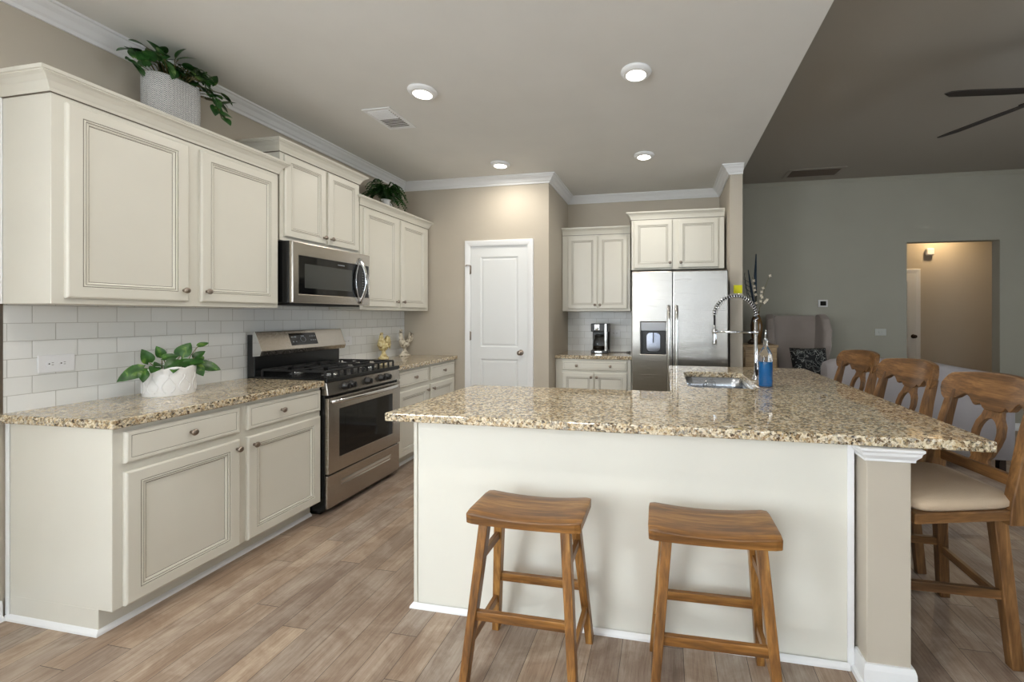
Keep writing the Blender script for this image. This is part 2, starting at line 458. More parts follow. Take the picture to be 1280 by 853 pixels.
# ------------------------------------------------------------------ constants of the place
W = -2.893            # face of the left wall tiles
XL = -2.90            # left wall
YP = 4.195            # pantry wall
XR = -1.21            # corner of pantry block
YB = 5.06             # back wall of fridge recess
KC = 2.83             # kitchen ceiling
LC = 3.06             # living ceiling
YL = 5.70             # living room far wall
XE = 0.775            # edge of the kitchen ceiling
YN = -3.0             # wall behind the camera
XF = 5.2              # living room right wall

# ------------------------------------------------------------------ room shell
b = MB(); b.box(XL-.1, XF+.1, YN-.1, 7.3, -.05, 0); struct(b.build('floor', M['floor']))
b = MB(); b.box(XL-.1, XE, YN-.1, YB+.1, KC, LC); struct(b.build('ceiling', M['ceil']))
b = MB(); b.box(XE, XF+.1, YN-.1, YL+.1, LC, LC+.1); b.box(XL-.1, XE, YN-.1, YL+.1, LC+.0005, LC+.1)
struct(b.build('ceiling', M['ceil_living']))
def wall_open(name, mat, plane, a0, a1, z0, z1, th, openings, axis):
    """wall slab with rectangular openings. axis 'y': plane normal y (spans x); axis 'x': spans y; th signed thickness"""
    b = MB(); cuts = sorted(openings)
    def bx(u0, u1, c0, c1):
        if u1-u0 < 1e-4 or c1-c0 < 1e-4: return
        t0, t1 = sorted((plane, plane+th))
        if axis == 'y': b.box(u0, u1, t0, t1, c0, c1)
        else: b.box(t0, t1, u0, u1, c0, c1)
    u = a0
    for (o0, o1, c0, c1) in cuts:
        bx(u, o0, z0, z1); bx(o0, o1, z0, c0); bx(o0, o1, c1, z1); u = o1
    bx(u, a1, z0, z1)
    return struct(b.build(name, mat, recalc=True))
wall_open('wall_left', M['wall'], XL, YN, YP, 0, LC, -.1, [(-2.15, -.55, .5, 2.4)], 'x')
DX0, DX1, DZ = -2.095, -1.437, 2.105
wall_open('wall_pantry', M['wall'], YP, XL-.1, XR, 0, KC, .1, [(DX0-.005, DX1+.005, 0, DZ+.005)], 'y')
b = MB(); b.box(XR-.1, XR, YP+.1, YB, 0, KC); struct(b.build('wall_recess', M['wall']))
b = MB(); b.box(XR-.1, .62, YB, YB+.1, 0, KC); struct(b.build('wall_back', M['wall']))
b = MB(); b.box(.622, .745, 4.28, YL, 0, LC); struct(b.build('wall_partition', M['wall'], bev=.006))
wall_open('wall_living', M['wall_living'], YL, .745, XF, 0, LC, .12, [(2.905, 3.885, 0, 2.25)], 'y')
wall_open('wall_right', M['wall_living'], XF, YN, YL, 0, LC, .1, [(1.05, 2.75, .75, 2.25)], 'x')
wall_open('wall_behind', M['wall'], YN, XL-.1, XF, 0, LC, -.1, [(-2.65, -.85, .5, 2.4), (-.5, 1.4, .2, 2.72), (2.3, 3.6, .75, 2.25)], 'y')
# hall behind the opening
b = MB(); b.box(2.0, 5.3, 7.0, 7.1, 0, 2.75); struct(b.build('wall_hall_back', M['wall']))
b = MB(); b.box(5.1, 5.2, YL+.12, 7.0, 0, 2.75); struct(b.build('wall_hall_right', M['wall']))
b = MB(); b.box(2.25, 2.35, YL+.12, 7.0, 0, 2.75); struct(b.build('wall_hall_left', M['wall']))
b = MB(); b.box(2.25, 5.2, YL+.12, 7.1, 2.75, 2.85); struct(b.build('ceiling', M['ceil_living']))
# half wall behind the bar
PW0, PW1, PWY = .720, .866, 1.670
b = MB(); b.box(PW0, PW1, PWY, 3.64, 0, .874); struct(b.build('wall_half', M['wall'], bev=.004))

# crown mouldings of the room
CR = [(0, 0), (0, -.085), (.012, -.085), (.018, -.070), (.03, -.062), (.045, -.038), (.062, -.024), (.070, -.012), (.082, -.010), (.085, 0)]
def crown(name, path, zc, flip=1, s=1.0, mat='trim'):
    b = MB(); b.sweep(path, [(o*s, zc + z*s) for o, z in CR], flip=flip); return struct(b.build(name, M[mat]))
crown('trim_1', [(XL, YN), (XL, YP), (XR, YP), (XR, YB), (.622, YB), (.622, 4.28), (.745, 4.28)], KC)
crown('trim_2', [(.745, YL), (XF, YL)], LC, s=.5, mat='wall_living')  # white trim in the dim room, its shade put in as wall colour
# baseboards
BB = [(0, 0), (0, .085), (.008, .085), (.011, .075), (.013, .066), (.014, .018), (.024, .014), (.027, 0)]
def base(name, path, flip=1):
    b = MB(); b.sweep(path, BB, flip=flip); return struct(b.build(name, M['trim']))
base('baseboard_left', [(XL, YN), (XL, 1.325)])
base('baseboard_half_wall', [(PW0, 1.7425), (PW0, PWY), (PW1, PWY), (PW1, 3.64)])
base('baseboard_living', [(.745, YL), (2.9, YL)])
base('baseboard_living_right', [(3.89, YL), (XF, YL)])
base('baseboard_partition', [(.745, 4.28), (.745, YL)])
base('baseboard_recess', [(XR, YP), (XR, 4.43)], 1)
base('baseboard_hall', [(3.76, 7.0), (5.1, 7.0)])
# capital moulding on top of the half wall
b = MB(); prof = [(0, .874), (.030, .874), (.030, .866), (.024, .858), (.022, .848), (.014, .838), (.010, .832), (.010, .824), (0, .824)]
b.sweep([(PW0, 1.7425), (PW0, PWY), (PW1, PWY), (PW1, 3.64)], prof)
struct(b.build('trim_3', M['trim']))

# unseen windows, most added to brighten the room: frame, muntin, glass
def window(name, axis, plane, a0, a1, z0, z1, d=1):
    fr = MB(); gl = MB()
    def bx(B, u0, u1, c0, c1, t0, t1):
        t0, t1 = sorted((plane + t0*d, plane + t1*d))
        if axis == 'y': B.box(u0, u1, t0, t1, c0, c1)
        else: B.box(t0, t1, u0, u1, c0, c1)
    for (u0, u1, c0, c1) in ((a0, a0+.06, z0, z1), (a1-.06, a1, z0, z1), (a0+.06, a1-.06, z0, z0+.06), (a0+.06, a1-.06, z1-.06, z1), ((a0+a1)/2-.02, (a0+a1)/2+.02, z0+.06, z1-.06)):
        bx(fr, u0, u1, c0, c1, -.07, -.0)
    o = struct(fr.build(name, M['trim']))
    bx(gl, a0+.06, a1-.06, z0+.06, z1-.06, -.045, -.04)
    g = gl.build('glass_pane', M['windowglass'], o)
window('window_1', 'y', YN, -2.65, -.85, .5, 2.4)  # unseen, added so more light reaches the kitchen
window('window_2', 'y', YN, -.5, 1.4, .2, 2.72)
window('window_3', 'y', YN, 2.3, 3.6, .75, 2.25)  # unseen, added to spread the light to the right
window('window_4', 'x', XL, -2.15, -.55, .5, 2.4)  # unseen side window, added for a larger lit area
window('window_5', 'x', XF, 1.05, 2.75, .75, 2.25, -1)

# backsplash
b = MB(); b.box(XL, W, 1.328, YP-.001, .914, 1.404); b.box(XL, W, 2.375, 3.13, 1.4045, 1.47); b.box(XL, W, 2.40, 3.172, .80, .9135)
struct(b.build('wall_backsplash', M['tile_y']))
b = MB(); b.box(XR+.001, -.36, YB-.008, YB, .914, 1.402); struct(b.build('wall_backsplash_recess', M['tile_x']))
b = MB(); b.box(XL, W+.001, 1.318, 1.328, .914, 1.402); struct(b.build('trim_4', M['nickel']))

# ------------------------------------------------------------------ doors of the house
DP = [(0, 0), (0, .0), (.008, -.004), (.014, -.012), (.020, -.012), (.032, -.004)]
def pantry_door(name, x0, x1, z1, y, flat=False):
    root = MB()
    prof = [(0, 0), (0, .018), (.006, .020), (.04, .020), (.046, .014), (.050, .014), (.058, .008), (.066, .0)]
    # casing as a mitred frame: three legs
    cs = [(-.004, 0), (-.004, .008), (.006, .012), (.014, .014), (.040, .018), (.056, .018), (.060, .012), (.060, 0)]
    def ring(o, f): return [(x0-o, y-f, 0), (x0-o, y-f, z1+o), (x1+o, y-f, z1+o), (x1+o, y-f, 0)]
    L = [ring(o, f) for o, f in cs]
    for i in range(len(L)-1):
        root.add(L[i] + L[i+1], [(j, j+1, 5+j, 4+j) for j in range(3)], 0)
    for e in (0, 3):
        root.add([l[e] for l in L], [tuple(range(len(L)))], 0)
    d = struct(root.build(name, M['trim'], recalc=True))
    return d
d1 = pantry_door('door_1', DX0, DX1, DZ, YP)
def leaf(parent, x0, x1, z0, z1, yf, th=.035):
    """two panel door leaf, front at yf facing -y"""
    b = MB(); st = .115; rail0 = .20; lock0, lock1 = .87, 1.0; top = .115
    pan = [(x0+st, x1-st, z0+rail0, z0+lock0-.0), (x0+st, x1-st, z0+lock1, z1-top)]
    # face with holes
    outl = [(x0, z0), (x1, z0), (x1, z1), (x0, z1)]
    holes = [[(a, c), (b_, c), (b_, d), (a, d)] for a, b_, c, d in pan]
    b.prism(outl, holes, yf, yf+th, lambda u, v, t: (u, t, v))
    for a, b_, c, d in pan:
        b.panel(a, b_, c, d, yf, [(0, 0), (.012, -.009), (.022, -.009), (.034, -.003)], None)
        b.add([(a, yf+.02, c), (b_, yf+.02, c), (b_, yf+.02, d), (a, yf+.02, d)], [(0, 1, 2, 3)])
    return b.build('door_leaf', M['doorwhite'], parent)
lf = leaf(d1, DX0, DX1, .012, DZ-.004, YP+.004)
def knob_round(parent, x, y, z, r=.027, mat='chrome'):
    b = MB(); b.lathe([(.001, 0), (r*1.15, 0), (r*1.15, .006), (.011, .010), (.011, .030), (r*.8, .038), (r, .050), (r*.9, .062), (r*.5, .070), (.001, .072)], (x, y, z), 20, axis='y')
    return b.build('door_knob', M[mat], parent)
knob_round(lf, -1.519, YP+.004, .956, mat='nickel')
for zz in (1.85, 1.13, .28):
    b = MB(); b.box(DX0-.004, DX0+.010, YP-.008, YP-.0005, zz-.045, zz+.045); b.tube([(DX0+.001, YP-.010, zz-.05), (DX0+.001, YP-.010, zz+.05)], .005)
    if zz > 1.8: b.tube([(DX0, YP-.012, zz+.045), (DX0-.03, YP-.03, zz+.05), (DX0-.04, YP-.035, zz+.035)], .005)
    b.build('hinge', M['nickel'], lf)
# hall door far back
d2 = pantry_door('door_2', 2.98, 3.685, 1.99, 7.0)
lf2 = leaf(d2, 2.98, 3.685, .012, 1.986, 6.985, .012)
knob_round(lf2, 3.645, 6.985, 1.04, mat='bronze')

# ------------------------------------------------------------------ cabinets
def scribe(parent, x, d_, z0, z1):
    b = MB(); b.box(x-.006, x-.0005, d_-.022, d_, z0, z1); return b.build('scribe_moulding', M['trim'], parent, bev=.002)
def add_knob(parent, x, z, yf):
    b = MB(); b.lathe([(.001, 0), (.008, 0), (.0065, .004), (.006, .014), (.012, .017), (.0155, .022), (.0155, .026), (.011, .031), (.001, .032)], (x, yf, z), 16, axis='y')
    return b.build('knob', M['nickel'], parent)
DOORP = [(0, 0), (0, .014), (.004, .018), (.008, .0195), (.050, .0195), (.0515, .0165), (.0535, .0165), (.055, .0185), (.060, .0185), (.0615, .0145), (.0635, .0145), (.066, .0155), (.072, .013), (.0735, .009), (.0755, .009)]
DOORM = [0, 0, 0, 0, 0, 1, 0, 0, 0, 1, 0, 0, 0, 1, 0]
DRAWP = [(0, 0), (0, .014), (.004, .018), (.008, .0195), (.018, .0195), (.0195, .017), (.021, .017), (.0225, .0185)]
DRAWM = [0, 0, 0, 0, 0, 1, 0, 0]
SMALLD = .82
def cab_door(parent, x0, x1, z0, z1, knob=None, s=1.0):
    b = MB(); b.panel(x0, x1, z0, z1, 0, [(i*s, f) for i, f in DOORP], DOORM)
    o = b.build('door', [M['cream'], M['glaze']], parent)
    if knob: add_knob(o, knob[0], knob[1], -.0195)
    return o
def cab_drawer(parent, x0, x1, z0, z1, knobs):
    b = MB(); b.panel(x0, x1, z0, z1, 0, DRAWP, DRAWM)
    o = b.build('drawer_front', [M['cream'], M['glaze']], parent)
    for k in knobs: add_knob(o, k[0], k[1], -.0185)
    return o
CC = [(0, 0), (.006, 0), (.008, .012), (.012, .020), (.020, .040), (.034, .058), (.046, .066), (.046, .070), (.052, .072), (.055, .085), (0, .085)]
def cabinet(name, label, loc, rotz, w_, d_, z0, z1, doors=(), drawers=(), kick=0, crownh=None, crown_sides=(True, True), group=None, ds=1.0, shoe=(False, False)):
    """front plane of the box at local y=0 (doors stand proud to -y)"""
    r = thing(name, label, 'cabinet', loc, rotz, group)
    b = MB()
    if kick:
        b.box(0, w_, 0, d_, z0+kick, z1); b.box(0, w_, .075, d_, z0, z0+kick)
    else: b.box(0, w_, 0, d_, z0, z1)
    b.build('carcass', M['cream'], r, bev=.0015, seg=1)
    for dd in doors: cab_door(r, *dd, s=ds)
    for dd in drawers: cab_drawer(r, *dd)
    if crownh:
        zt = z1 - .004; s = crownh/.085
        path = [(0, d_), (0, 0), (w_, 0), (w_, d_)]
        if not crown_sides[0]: path = path[1:]
        if not crown_sides[1]: path = path[:-1]
        b = MB(); b.sweep(path, [(o, zt + z*s) for o, z in CC], flip=1)
        b.build('crown_moulding', M['cream'], r)
        b = MB(); b.sweep(path, [(-.0005, zt-.004), (.0055, zt-.004), (.0055, zt-.0005), (-.0005, zt-.0005)], flip=1); b.build('glaze_line', M['glaze'], r)
    if kick:
        path = [(0, .075), (w_, .075)]
        if shoe[0]: path = [(0, d_)] + path
        if shoe[1]: path = path + [(w_, d_)]
        b = MB(); b.sweep(path, [(0, 0), (.014, 0), (.013, .008), (.009, .014), (.004, .019), (0, .022)], flip=1); b.build('shoe_moulding', M['trim'], r)
    return r
HP = PI/2
FX = -2.588     # face of the upper boxes on the left wall
def L(y): return y
y0 = 1.318
_c = cabinet('wall_cabinet', 'large cream two-door wall cabinet above the white potted plant, holding the patterned basket', (FX, y0, 0), HP, 1.052, .303, 1.402, 2.315,
        [(1.357-y0, 1.829-y0, 1.428, 2.285, (1.802-y0, 1.487)), (1.888-y0, 2.358-y0, 1.428, 2.285, (1.915-y0, 1.487))], crownh=.085)
scribe(_c, 0, .303, 1.402, 2.31)
y0 = 2.385
cabinet('wall_cabinet', 'short raised cream two-door wall cabinet directly over the microwave', (FX, y0, 0), HP, .742, .303, 1.868, 2.478,
        [(2.41-y0, 2.758-y0, 1.897, 2.462, (2.735-y0, 1.945)), (2.781-y0, 3.104-y0, 1.897, 2.462, (2.804-y0, 1.945))], crownh=.075, ds=.9)
y0 = 3.135
cabinet('wall_cabinet', 'cream two-door wall cabinet above the rooster figurines, holding the small fern', (FX, y0, 0), HP, 1.035, .303, 1.402, 2.31,
        [(3.170-y0, 3.628-y0, 1.430, 2.288, (3.603-y0, 1.485)), (3.678-y0, 4.108-y0, 1.430, 2.288, (3.703-y0, 1.485))], crownh=.072)
BX = -2.283
y0 = 1.338
_c = cabinet('base_cabinet', 'cream base cabinet in front left with two drawers over two doors', (BX, y0, 0), HP, 1.058, .606, 0, .876,
        [(1.373-y0, 1.856-y0, .108, .680, (1.838-y0, .633)), (1.897-y0, 2.386-y0, .108, .680, (1.930-y0, .630))],
        [(1.373-y0, 1.856-y0, .718, .853, [(1.62-y0, .785)]), (1.897-y0, 2.386-y0, .718, .853, [(2.10-y0, .787)])], kick=.105, shoe=(True, False))
scribe(_c, 0, .606, .022, .874)
y0 = 3.178
cabinet('base_cabinet', 'cream base cabinet between the range and the pantry wall', (BX, y0, 0), HP, 1.012, .606, 0, .876,
        [(3.20-y0, 3.665-y0, .108, .680, (3.635-y0, .635)), (3.705-y0, 4.165-y0, .108, .680, (3.735-y0, .635))],
        [(3.20-y0, 3.665-y0, .718, .853, [(3.44-y0, .787)]), (3.705-y0, 4.165-y0, .718, .853, [(3.94-y0, .787)])], kick=.105)
# fridge recess
x0 = -1.203
cabinet('wall_cabinet', 'cream two-door wall cabinet above the coffee maker', (x0, 4.755, 0), 0, .80, .30, 1.402, 2.30,
        [(-1.135-x0, -.787-x0, 1.43, 2.275, (-.81-x0, 1.475)), (-.772-x0, -.435-x0, 1.43, 2.275, (-.75-x0, 1.475))], crownh=.08, crown_sides=(False, False), ds=.9)
x0 = -.365
cabinet('wall_cabinet', 'cream two-door cabinet above the refrigerator', (x0, 4.47, 0), 0, .96, .585, 1.842, 2.385,
        [(-.338-x0, .068-x0, 1.856, 2.362, (.042-x0, 1.91)), (.128-x0, .535-x0, 1.856, 2.362, (.154-x0, 1.91))], crownh=.075, crown_sides=(True, False), ds=.9)
x0 = -1.205
cabinet('base_cabinet', 'cream base cabinet under the coffee maker with one wide two-knob drawer', (x0, 4.452, 0), 0, .835, .60, 0, .876,
        [(-1.125-x0, -.772-x0, .108, .725, (-.800-x0, .680)), (-.765-x0, -.41-x0, .108, .725, (-.738-x0, .680))],
        [(-1.125-x0, -.41-x0, .752, .853, [(-.962-x0, .803), (-.59-x0, .803)])], kick=.105, ds=.9)
# peninsula cabinets (doors face the kitchen)
cabinet('base_cabinet', 'cream cabinet row of the peninsula below the long granite leg', (.70, 2.375, 0), PI, 1.845, .60, 0, .876,
        [(.05, .46, .108, .68, None), (.50, .90, .108, .68, None), (.94, 1.36, .108, .68, None), (1.40, 1.80, .108, .68, None)],
        [(.05, .46, .718, .853, [(.25, .785)]), (.50, .90, .718, .853, [(.7, .785)]), (.94, 1.36, .718, .853, [(1.15, .785)]), (1.40, 1.80, .718, .853, [(1.6, .785)])], kick=.105, shoe=(False, True))
cabinet('sink_cabinet', 'cream cabinet block under the sink beside the half wall', (.075, 3.64, 0), -HP, 1.23, .03, 0, .876,
        [(.05, .58, .108, .68, (.55, .63)), (.62, 1.18, .108, .68, (.65, .63))], (), kick=.105)
b = MB(); b.box(.16, .70, 3.60, 3.64, 0, .875); o = b.build('end_panel', M['cream']); tag(o, 'cream end panel closing the far end of the sink cabinets', 'panel')

# back panel of the peninsula with its trims
pr = thing('peninsula_back_panel', 'smooth cream back panel of the peninsula behind the two wooden stools', 'panel', (0, 1.743, 0))
b = MB(); b.box(-1.132, .698, .0, .03, 0, .876); b.build('panel', M['panelwhite'], pr)
b = MB(); b.box(-1.150, -1.1325, -.006, .031, 0, .876); b.build('corner_trim', M['cream'], pr, bev=.002)
b = MB(); b.box(.684, .7075, -.007, -.0005, .0, .876); b.build('corner_trim', M['trim'], pr, bev=.002)
b = MB(); b.sweep([(-1.150, .03), (-1.150, -.006), (.69, -.006)], [(0, 0), (.014, 0), (.013, .008), (.009, .014), (.004, .019), (0, .022)], flip=1)
b.build('shoe_moulding', M['trim'], pr)

# ------------------------------------------------------------------ countertops
def rrect(x0, x1, y0, y1, r, n=5):
    pts = []
    for cx_, cy_, a0 in ((x1-r, y0+r, -90), (x1-r, y1-r, 0), (x0+r, y1-r, 90), (x0+r, y0+r, 180)):
        for i in range(n+1):
            a = math.radians(a0 + 90*i/n); pts.append((cx_ + r*math.cos(a), cy_ + r*math.sin(a)))
    return pts
def slab(name, outline, holes, label, z0=.876, z1=.914, bev=.006):
    b = MB(); b.prism(outline, holes, z0, z1, lambda u, v, t: (u, v, t))
    o = b.build(name, M['granite'], bev=bev, seg=3)
    return tag(o, label, 'countertop')
slab('countertop', [(XL, 1.308), (-2.252, 1.320), (-2.245, 2.398), (XL, 2.398)], [], 'speckled granite countertop left of the range, under the white potted plant')
slab('countertop', [(XL, 3.174), (-2.245, 3.174), (-2.245, 4.191), (XL, 4.191)], [], 'speckled granite countertop under the two rooster figurines')
slab('countertop', [(XR+.002, 4.425), (-.352, 4.425), (-.352, YB-.0085), (XR+.002, YB-.0085)], [], 'short granite countertop carrying the coffee maker')
SX0, SX1, SY0, SY1 = .135, .555, 2.60, 3.30
slab('peninsula_countertop', [(-1.243, 1.657), (1.124, 1.657), (1.124, 3.68), (.024, 3.68), (.024, 2.425), (-1.19, 2.425)], [rrect(SX0, SX1, SY0, SY1, .07)],
     'long L-shaped granite bar top with the sink cut into it')
# sink
sk = thing('sink', 'undermount stainless steel sink below the coil spring faucet', 'sink', (0, 0, 0))
b = MB(); lo = []
for (e, z, r) in ((.018, .8755, .08), (.003, .8755, .072), (.003, .80, .07), (.006, .74, .07), (.03, .705, .07), (.06, .70, .06)):
    if e == .018: pts = rrect(SX0-e, SX1+e, SY0-e, SY1+e, r)
    else: pts = rrect(SX0+e-.004, SX1-e+.004, SY0+e-.004, SY1-e+.004, r)
    lo.append([(x, y, z) for x, y in pts])
b.rings(lo, smooth=True); b.build('basin', M['steel_sink'], sk, recalc=True)
b = MB(); b.lathe([(.001, .704), (.045, .704), (.052, .7015)], ((SX0+SX1)/2, 3.05, 0), 24); b.build('drain', M['chrome'], sk)
b = MB()
cx_, cz_, yy = .33, .815, 3.275
for rr in (.045, .022):
    b.tube([(cx_ + rr*math.cos(a*PI/12), yy, cz_ + rr*math.sin(a*PI/12)) for a in range(25)], .003, 6)
for k in range(4):
    a = k*PI/4; b.tube([(cx_ - .045*math.cos(a), yy, cz_ - .045*math.sin(a)), (cx_ + .045*math.cos(a), yy, cz_ + .045*math.sin(a))], .002, 6)
b.tube([(cx_-.02, yy, cz_+.04), (cx_-.02, 3.292, .868)], .002, 6)
b.tube([(cx_+.02, yy, cz_+.04), (cx_+.02, 3.292, .868)], .002, 6)
tag(b.build('sink_caddy', M['chrome']), 'round wire caddy hanging on the far wall of the sink', 'caddy')

# faucet
f = thing('kitchen_faucet', 'chrome faucet with coil spring arch and dark side lever, behind the sink', 'faucet', (.60, 2.96, .914))
b = MB(); b.lathe([(.001, 0), (.028, 0), (.028, .008), (.021, .014), (.021, .03), (.014, .036), (.013, .10), (.012, .11), (.011, .40), (.001, .405)], n=20); b.build('column', M['chrome'], f)
arch = []
R_ = .135
for i in range(25):
    a = PI*i/24
    arch.append((-R_ + R_*math.cos(a), 0, .435 + R_*math.sin(a)))
arch = [(0, 0, .39)] + arch + [(-2*R_, 0, .36)]
b = MB(); b.tube(arch, .007, 8); b.build('hose', M['black_plastic'], f)
b = MB(); hel = []
def lerp_path(P_, t):
    t *= len(P_)-1; i = min(int(t), len(P_)-2); q = Vector(P_[i]).lerp(Vector(P_[i+1]), t-i); d = (Vector(P_[i+1]) - Vector(P_[i])).normalized(); return q, d
turns = 27
for i in range(turns*8+1):
    q, d = lerp_path(arch[:-1], i/(turns*8)); a = 2*PI*i/8
    n1 = Vector((0, 1, 0)); n2 = d.cross(n1)
    hel.append(q + n1*.0145*math.cos(a) + n2*.0145*math.sin(a))
b.tube(hel, .0034, 6); b.build('coil_spring', M['chrome'], f)
b = MB(); b.lathe([(.001, .238), (.014, .238), (.0155, .245), (.0135, .30), (.012, .325), (.0085, .335), (.0085, .37), (.001, .371)], (-2*R_, 0, 0), 18); b.build('spray_head', M['chrome'], f)
b = MB(); b.tube([(0, 0, .322), (-2*R_+.016, 0, .326)], .0075, 10); b.tube([(-2*R_, 0, .312), (-2*R_, 0, .34)], .0185, 14); b.tube([(0, 0, .308), (0, 0, .338)], .016, 14); b.build('docking_arm', M['chrome'], f)
b = MB(); b.tube([(.0, -.012, .06), (-.0, -.032, .065)], .013, 12); b.tube([(-.0, -.03, .04), (-.008, -.04, .075), (-.012, -.048, .12)], [.009, .008, .005], 8); b.build('lever', M['black_plastic'], f, label='black side lever')

# soap bottle
sb = thing('soap_bottle', 'glass dispenser bottle half filled with blue dish soap beside the faucet', 'bottle', (.603, 2.70, .914))
b = MB(); b.lathe([(.001, 0), (.036, 0), (.040, .004), (.040, .185), (.036, .205), (.022, .232), (.014, .245), (.013, .275), (.016, .277), (.016, .285), (.001, .285)], n=28); b.build('glass_body', M['glass'], sb)
b = MB(); b.lathe([(.001, .006), (.036, .006), (.0375, .010), (.0375, .152), (.001, .152)], n=28); b.build('liquid', M['blue'], sb)
b = MB(); b.lathe([(.001, .285), (.011, .285), (.011, .297), (.005, .300), (.0045, .33), (.003, .352), (.001, .352)], n=12); b.build('pour_spout', M['chrome'], sb)

# ------------------------------------------------------------------ range
RY0 = 2.402; RW = .768
rg = thing('gas_range', 'stainless steel gas range with black cooktop between the granite counters', 'range', (-2.254, RY0, 0), HP)
# local: x = along the wall, y = depth (0 front of body, .63 back), -y = proud
b = MB(); b.box(.003, RW-.003, .0, .62, .03, .905); b.box(.02, RW-.02, .05, .6, .0, .03); b.build('body', M['black'], rg, bev=.002)
b = MB(); b.box(.004, RW-.004, -.022, -.001, .045, .268); b.build('storage_drawer', M['steel_y'], rg, bev=.006)
dr = bpy.data.objects[-1] if False else None
b = MB(); b.panel(.12, RW-.12, .165, .205, -.0225, [(0, 0), (.0, .002), (.004, .003), (.010, -.0), (.014, .001)], None); b.build('drawer_pull', M['steel_hi'], rg)
b = MB()
outl = [(.004, .278), (RW-.004, .278), (RW-.004, .792), (.004, .792)]; hole = [(.10, .375), (RW-.10, .375), (RW-.10, .705), (.10, .705)]
b.prism(outl, [hole], -.030, -.001, lambda u, v, t: (u, t, v)); dof = b.build('oven_door', M['steel_y'], rg, bev=.004)
b = MB(); b.box(.098, RW-.098, -.0275, -.008, .373, .707); b.build('oven_window', M['blackglass'], dof)
b = MB(); b.panel(.155, RW-.155, .425, .66, -.0276, [(0, 0), (.0, .0006), (.003, .0006), (.003, .0002)], None); b.build('window_border', M['blackglass'], dof)
b = MB(); pts = []
for i in range(21):
    t = i/20; pts.append((.03 + (RW-.06)*t, -.030-.045*math.sin(PI*t)**.5, .765))
b.tube(pts, .014, 12, up=(0, 0, 1), flat=.75); 
b.build('door_handle', M['steel_hi'], dof)
# control panel slanted
b = MB(); b.hexa([(.0, -.030, .812), (RW, -.030, .812), (RW, .02, .812), (.0, .02, .812)], [(.0, -.014, .898), (RW, -.014, .898), (RW, .02, .898), (.0, .02, .898)]); cpn = b.build('control_panel', M['steel_y'], rg, bev=.004)
for kx in (.155, .215, .38, .53, .60):
    b = MB(); b.lathe([(.001, 0), (.029, 0), (.029, .006), (.024, .009), (.022, .032), (.019, .036), (.001, .036)], (kx, -.022, .855), 20, axis='y'); b.box(kx-.003, kx+.003, -.062, -.05, .836, .874)
    b.build('burner_knob', M['black_plastic'], cpn)
b = MB(); b.box(-.001, RW+.001, -.022, .56, .898, .926); b.build('cooktop', M['black'], rg, bev=.005)
# burners
for (bx_, by_, br) in ((.19, .13, .045), (.19, .42, .036), (.58, .13, .04), (.58, .42, .045), (.385, .28, .038)):
    b = MB(); b.lathe([(.001, .9262), (br*1.5, .9262), (br*1.45, .930), (br, .931), (br, .938), (br*.9, .944), (.001, .945)], (bx_, by_, 0), 20, ms=[1, 1, 1, 1, 0, 0, 0]); b.build('burner', [M['iron'], M['chrome']], rg)
for gx0, gx1 in ((.03, .27), (.278, .492), (.50, .74)):
    b = MB(); gz = .968; h_ = .009
    def bar(x0, y0_, x1, y1_): b.beam((x0, y0_, gz), (x1, y1_, gz), .010, .013)
    bar(gx0, .02, gx1, .02); bar(gx0, .53, gx1, .53); bar(gx0, .02, gx0, .53); bar(gx1, .02, gx1, .53); bar(gx0, .275, gx1, .275)
    mx = (gx0+gx1)/2
    for cy_ in (.13, .42):
        for a in range(4):
            dx, dy = ((1, 0), (-1, 0), (0, 1), (0, -1))[a]
            ex = gx1 if dx > 0 else gx0 if dx < 0 else mx
            ey = cy_ + dy*.11
            b.beam((mx+dx*.025, cy_+dy*.025, gz+.004), (ex, ey, gz), .009, .016)
    for (lx, ly) in ((gx0, .02), (gx1, .02), (gx0, .53), (gx1, .53), (gx0, .275), (gx1, .275), (mx, .02), (gx0+.06, .02), (gx1-.06, .02)):
        b.box(lx-.006, lx+.006, ly-.006, ly+.006, .9265, gz)
    b.build('grate', M['iron'], rg, bev=.002, seg=1)
# backguard
b = MB(); b.box(.003, RW-.003, .565, .625, .906, 1.215); b.build('backguard', M['black'], rg, bev=.003)
b = MB()
pf = [(.570, 1.238), (.552, 1.236), (.500, 1.100), (.512, 1.068), (.570, 1.064)]
b.add([(0, y, z) for y, z in pf] + [(RW, y, z) for y, z in pf], [tuple(range(5)), tuple(range(9, 4, -1))] + [(i, (i+1) % 5, 5+(i+1) % 5, 5+i) for i in range(5)])
bk = b.build('console', M['steel_y'], rg, bev=.004)
def onslope(x, z, off=.0006):   # point on the slanted console face
    t = (z-1.100)/(1.236-1.100); y = .500 + (.552-.500)*t; return (x, y-off*1.2, z+off*.3)
b = MB(); b.add([onslope(.245, 1.125), onslope(.485, 1.125), onslope(.485, 1.215), onslope(.245, 1.215)], [(0, 1, 2, 3)])
b.add([onslope(.245, 1.125, -.002), onslope(.485, 1.125, -.002), onslope(.485, 1.215, -.002), onslope(.245, 1.215, -.002)], [(3, 2, 1, 0)])
b.build('clock_display', M['blackglass'], bk)
b = MB()
for (px_, pz_, pw_) in [(q_[0]-.073, q_[1]-.008, q_[2]) for q_ in [(.34, 1.195, .018), (.365, 1.195, .018), (.34, 1.16, .012), (.365, 1.16, .012), (.50, 1.195, .012), (.52, 1.195, .012), (.54, 1.195, .010), (.50, 1.165, .012), (.52, 1.165, .012), (.54, 1.165, .010), (.43, 1.2, .03)]]:
    b.add([onslope(px_-pw_/2, pz_-.003, .0015), onslope(px_+pw_/2, pz_-.003, .0015), onslope(px_+pw_/2, pz_+.003, .0015), onslope(px_-pw_/2, pz_+.003, .0015)], [(0, 1, 2, 3)])
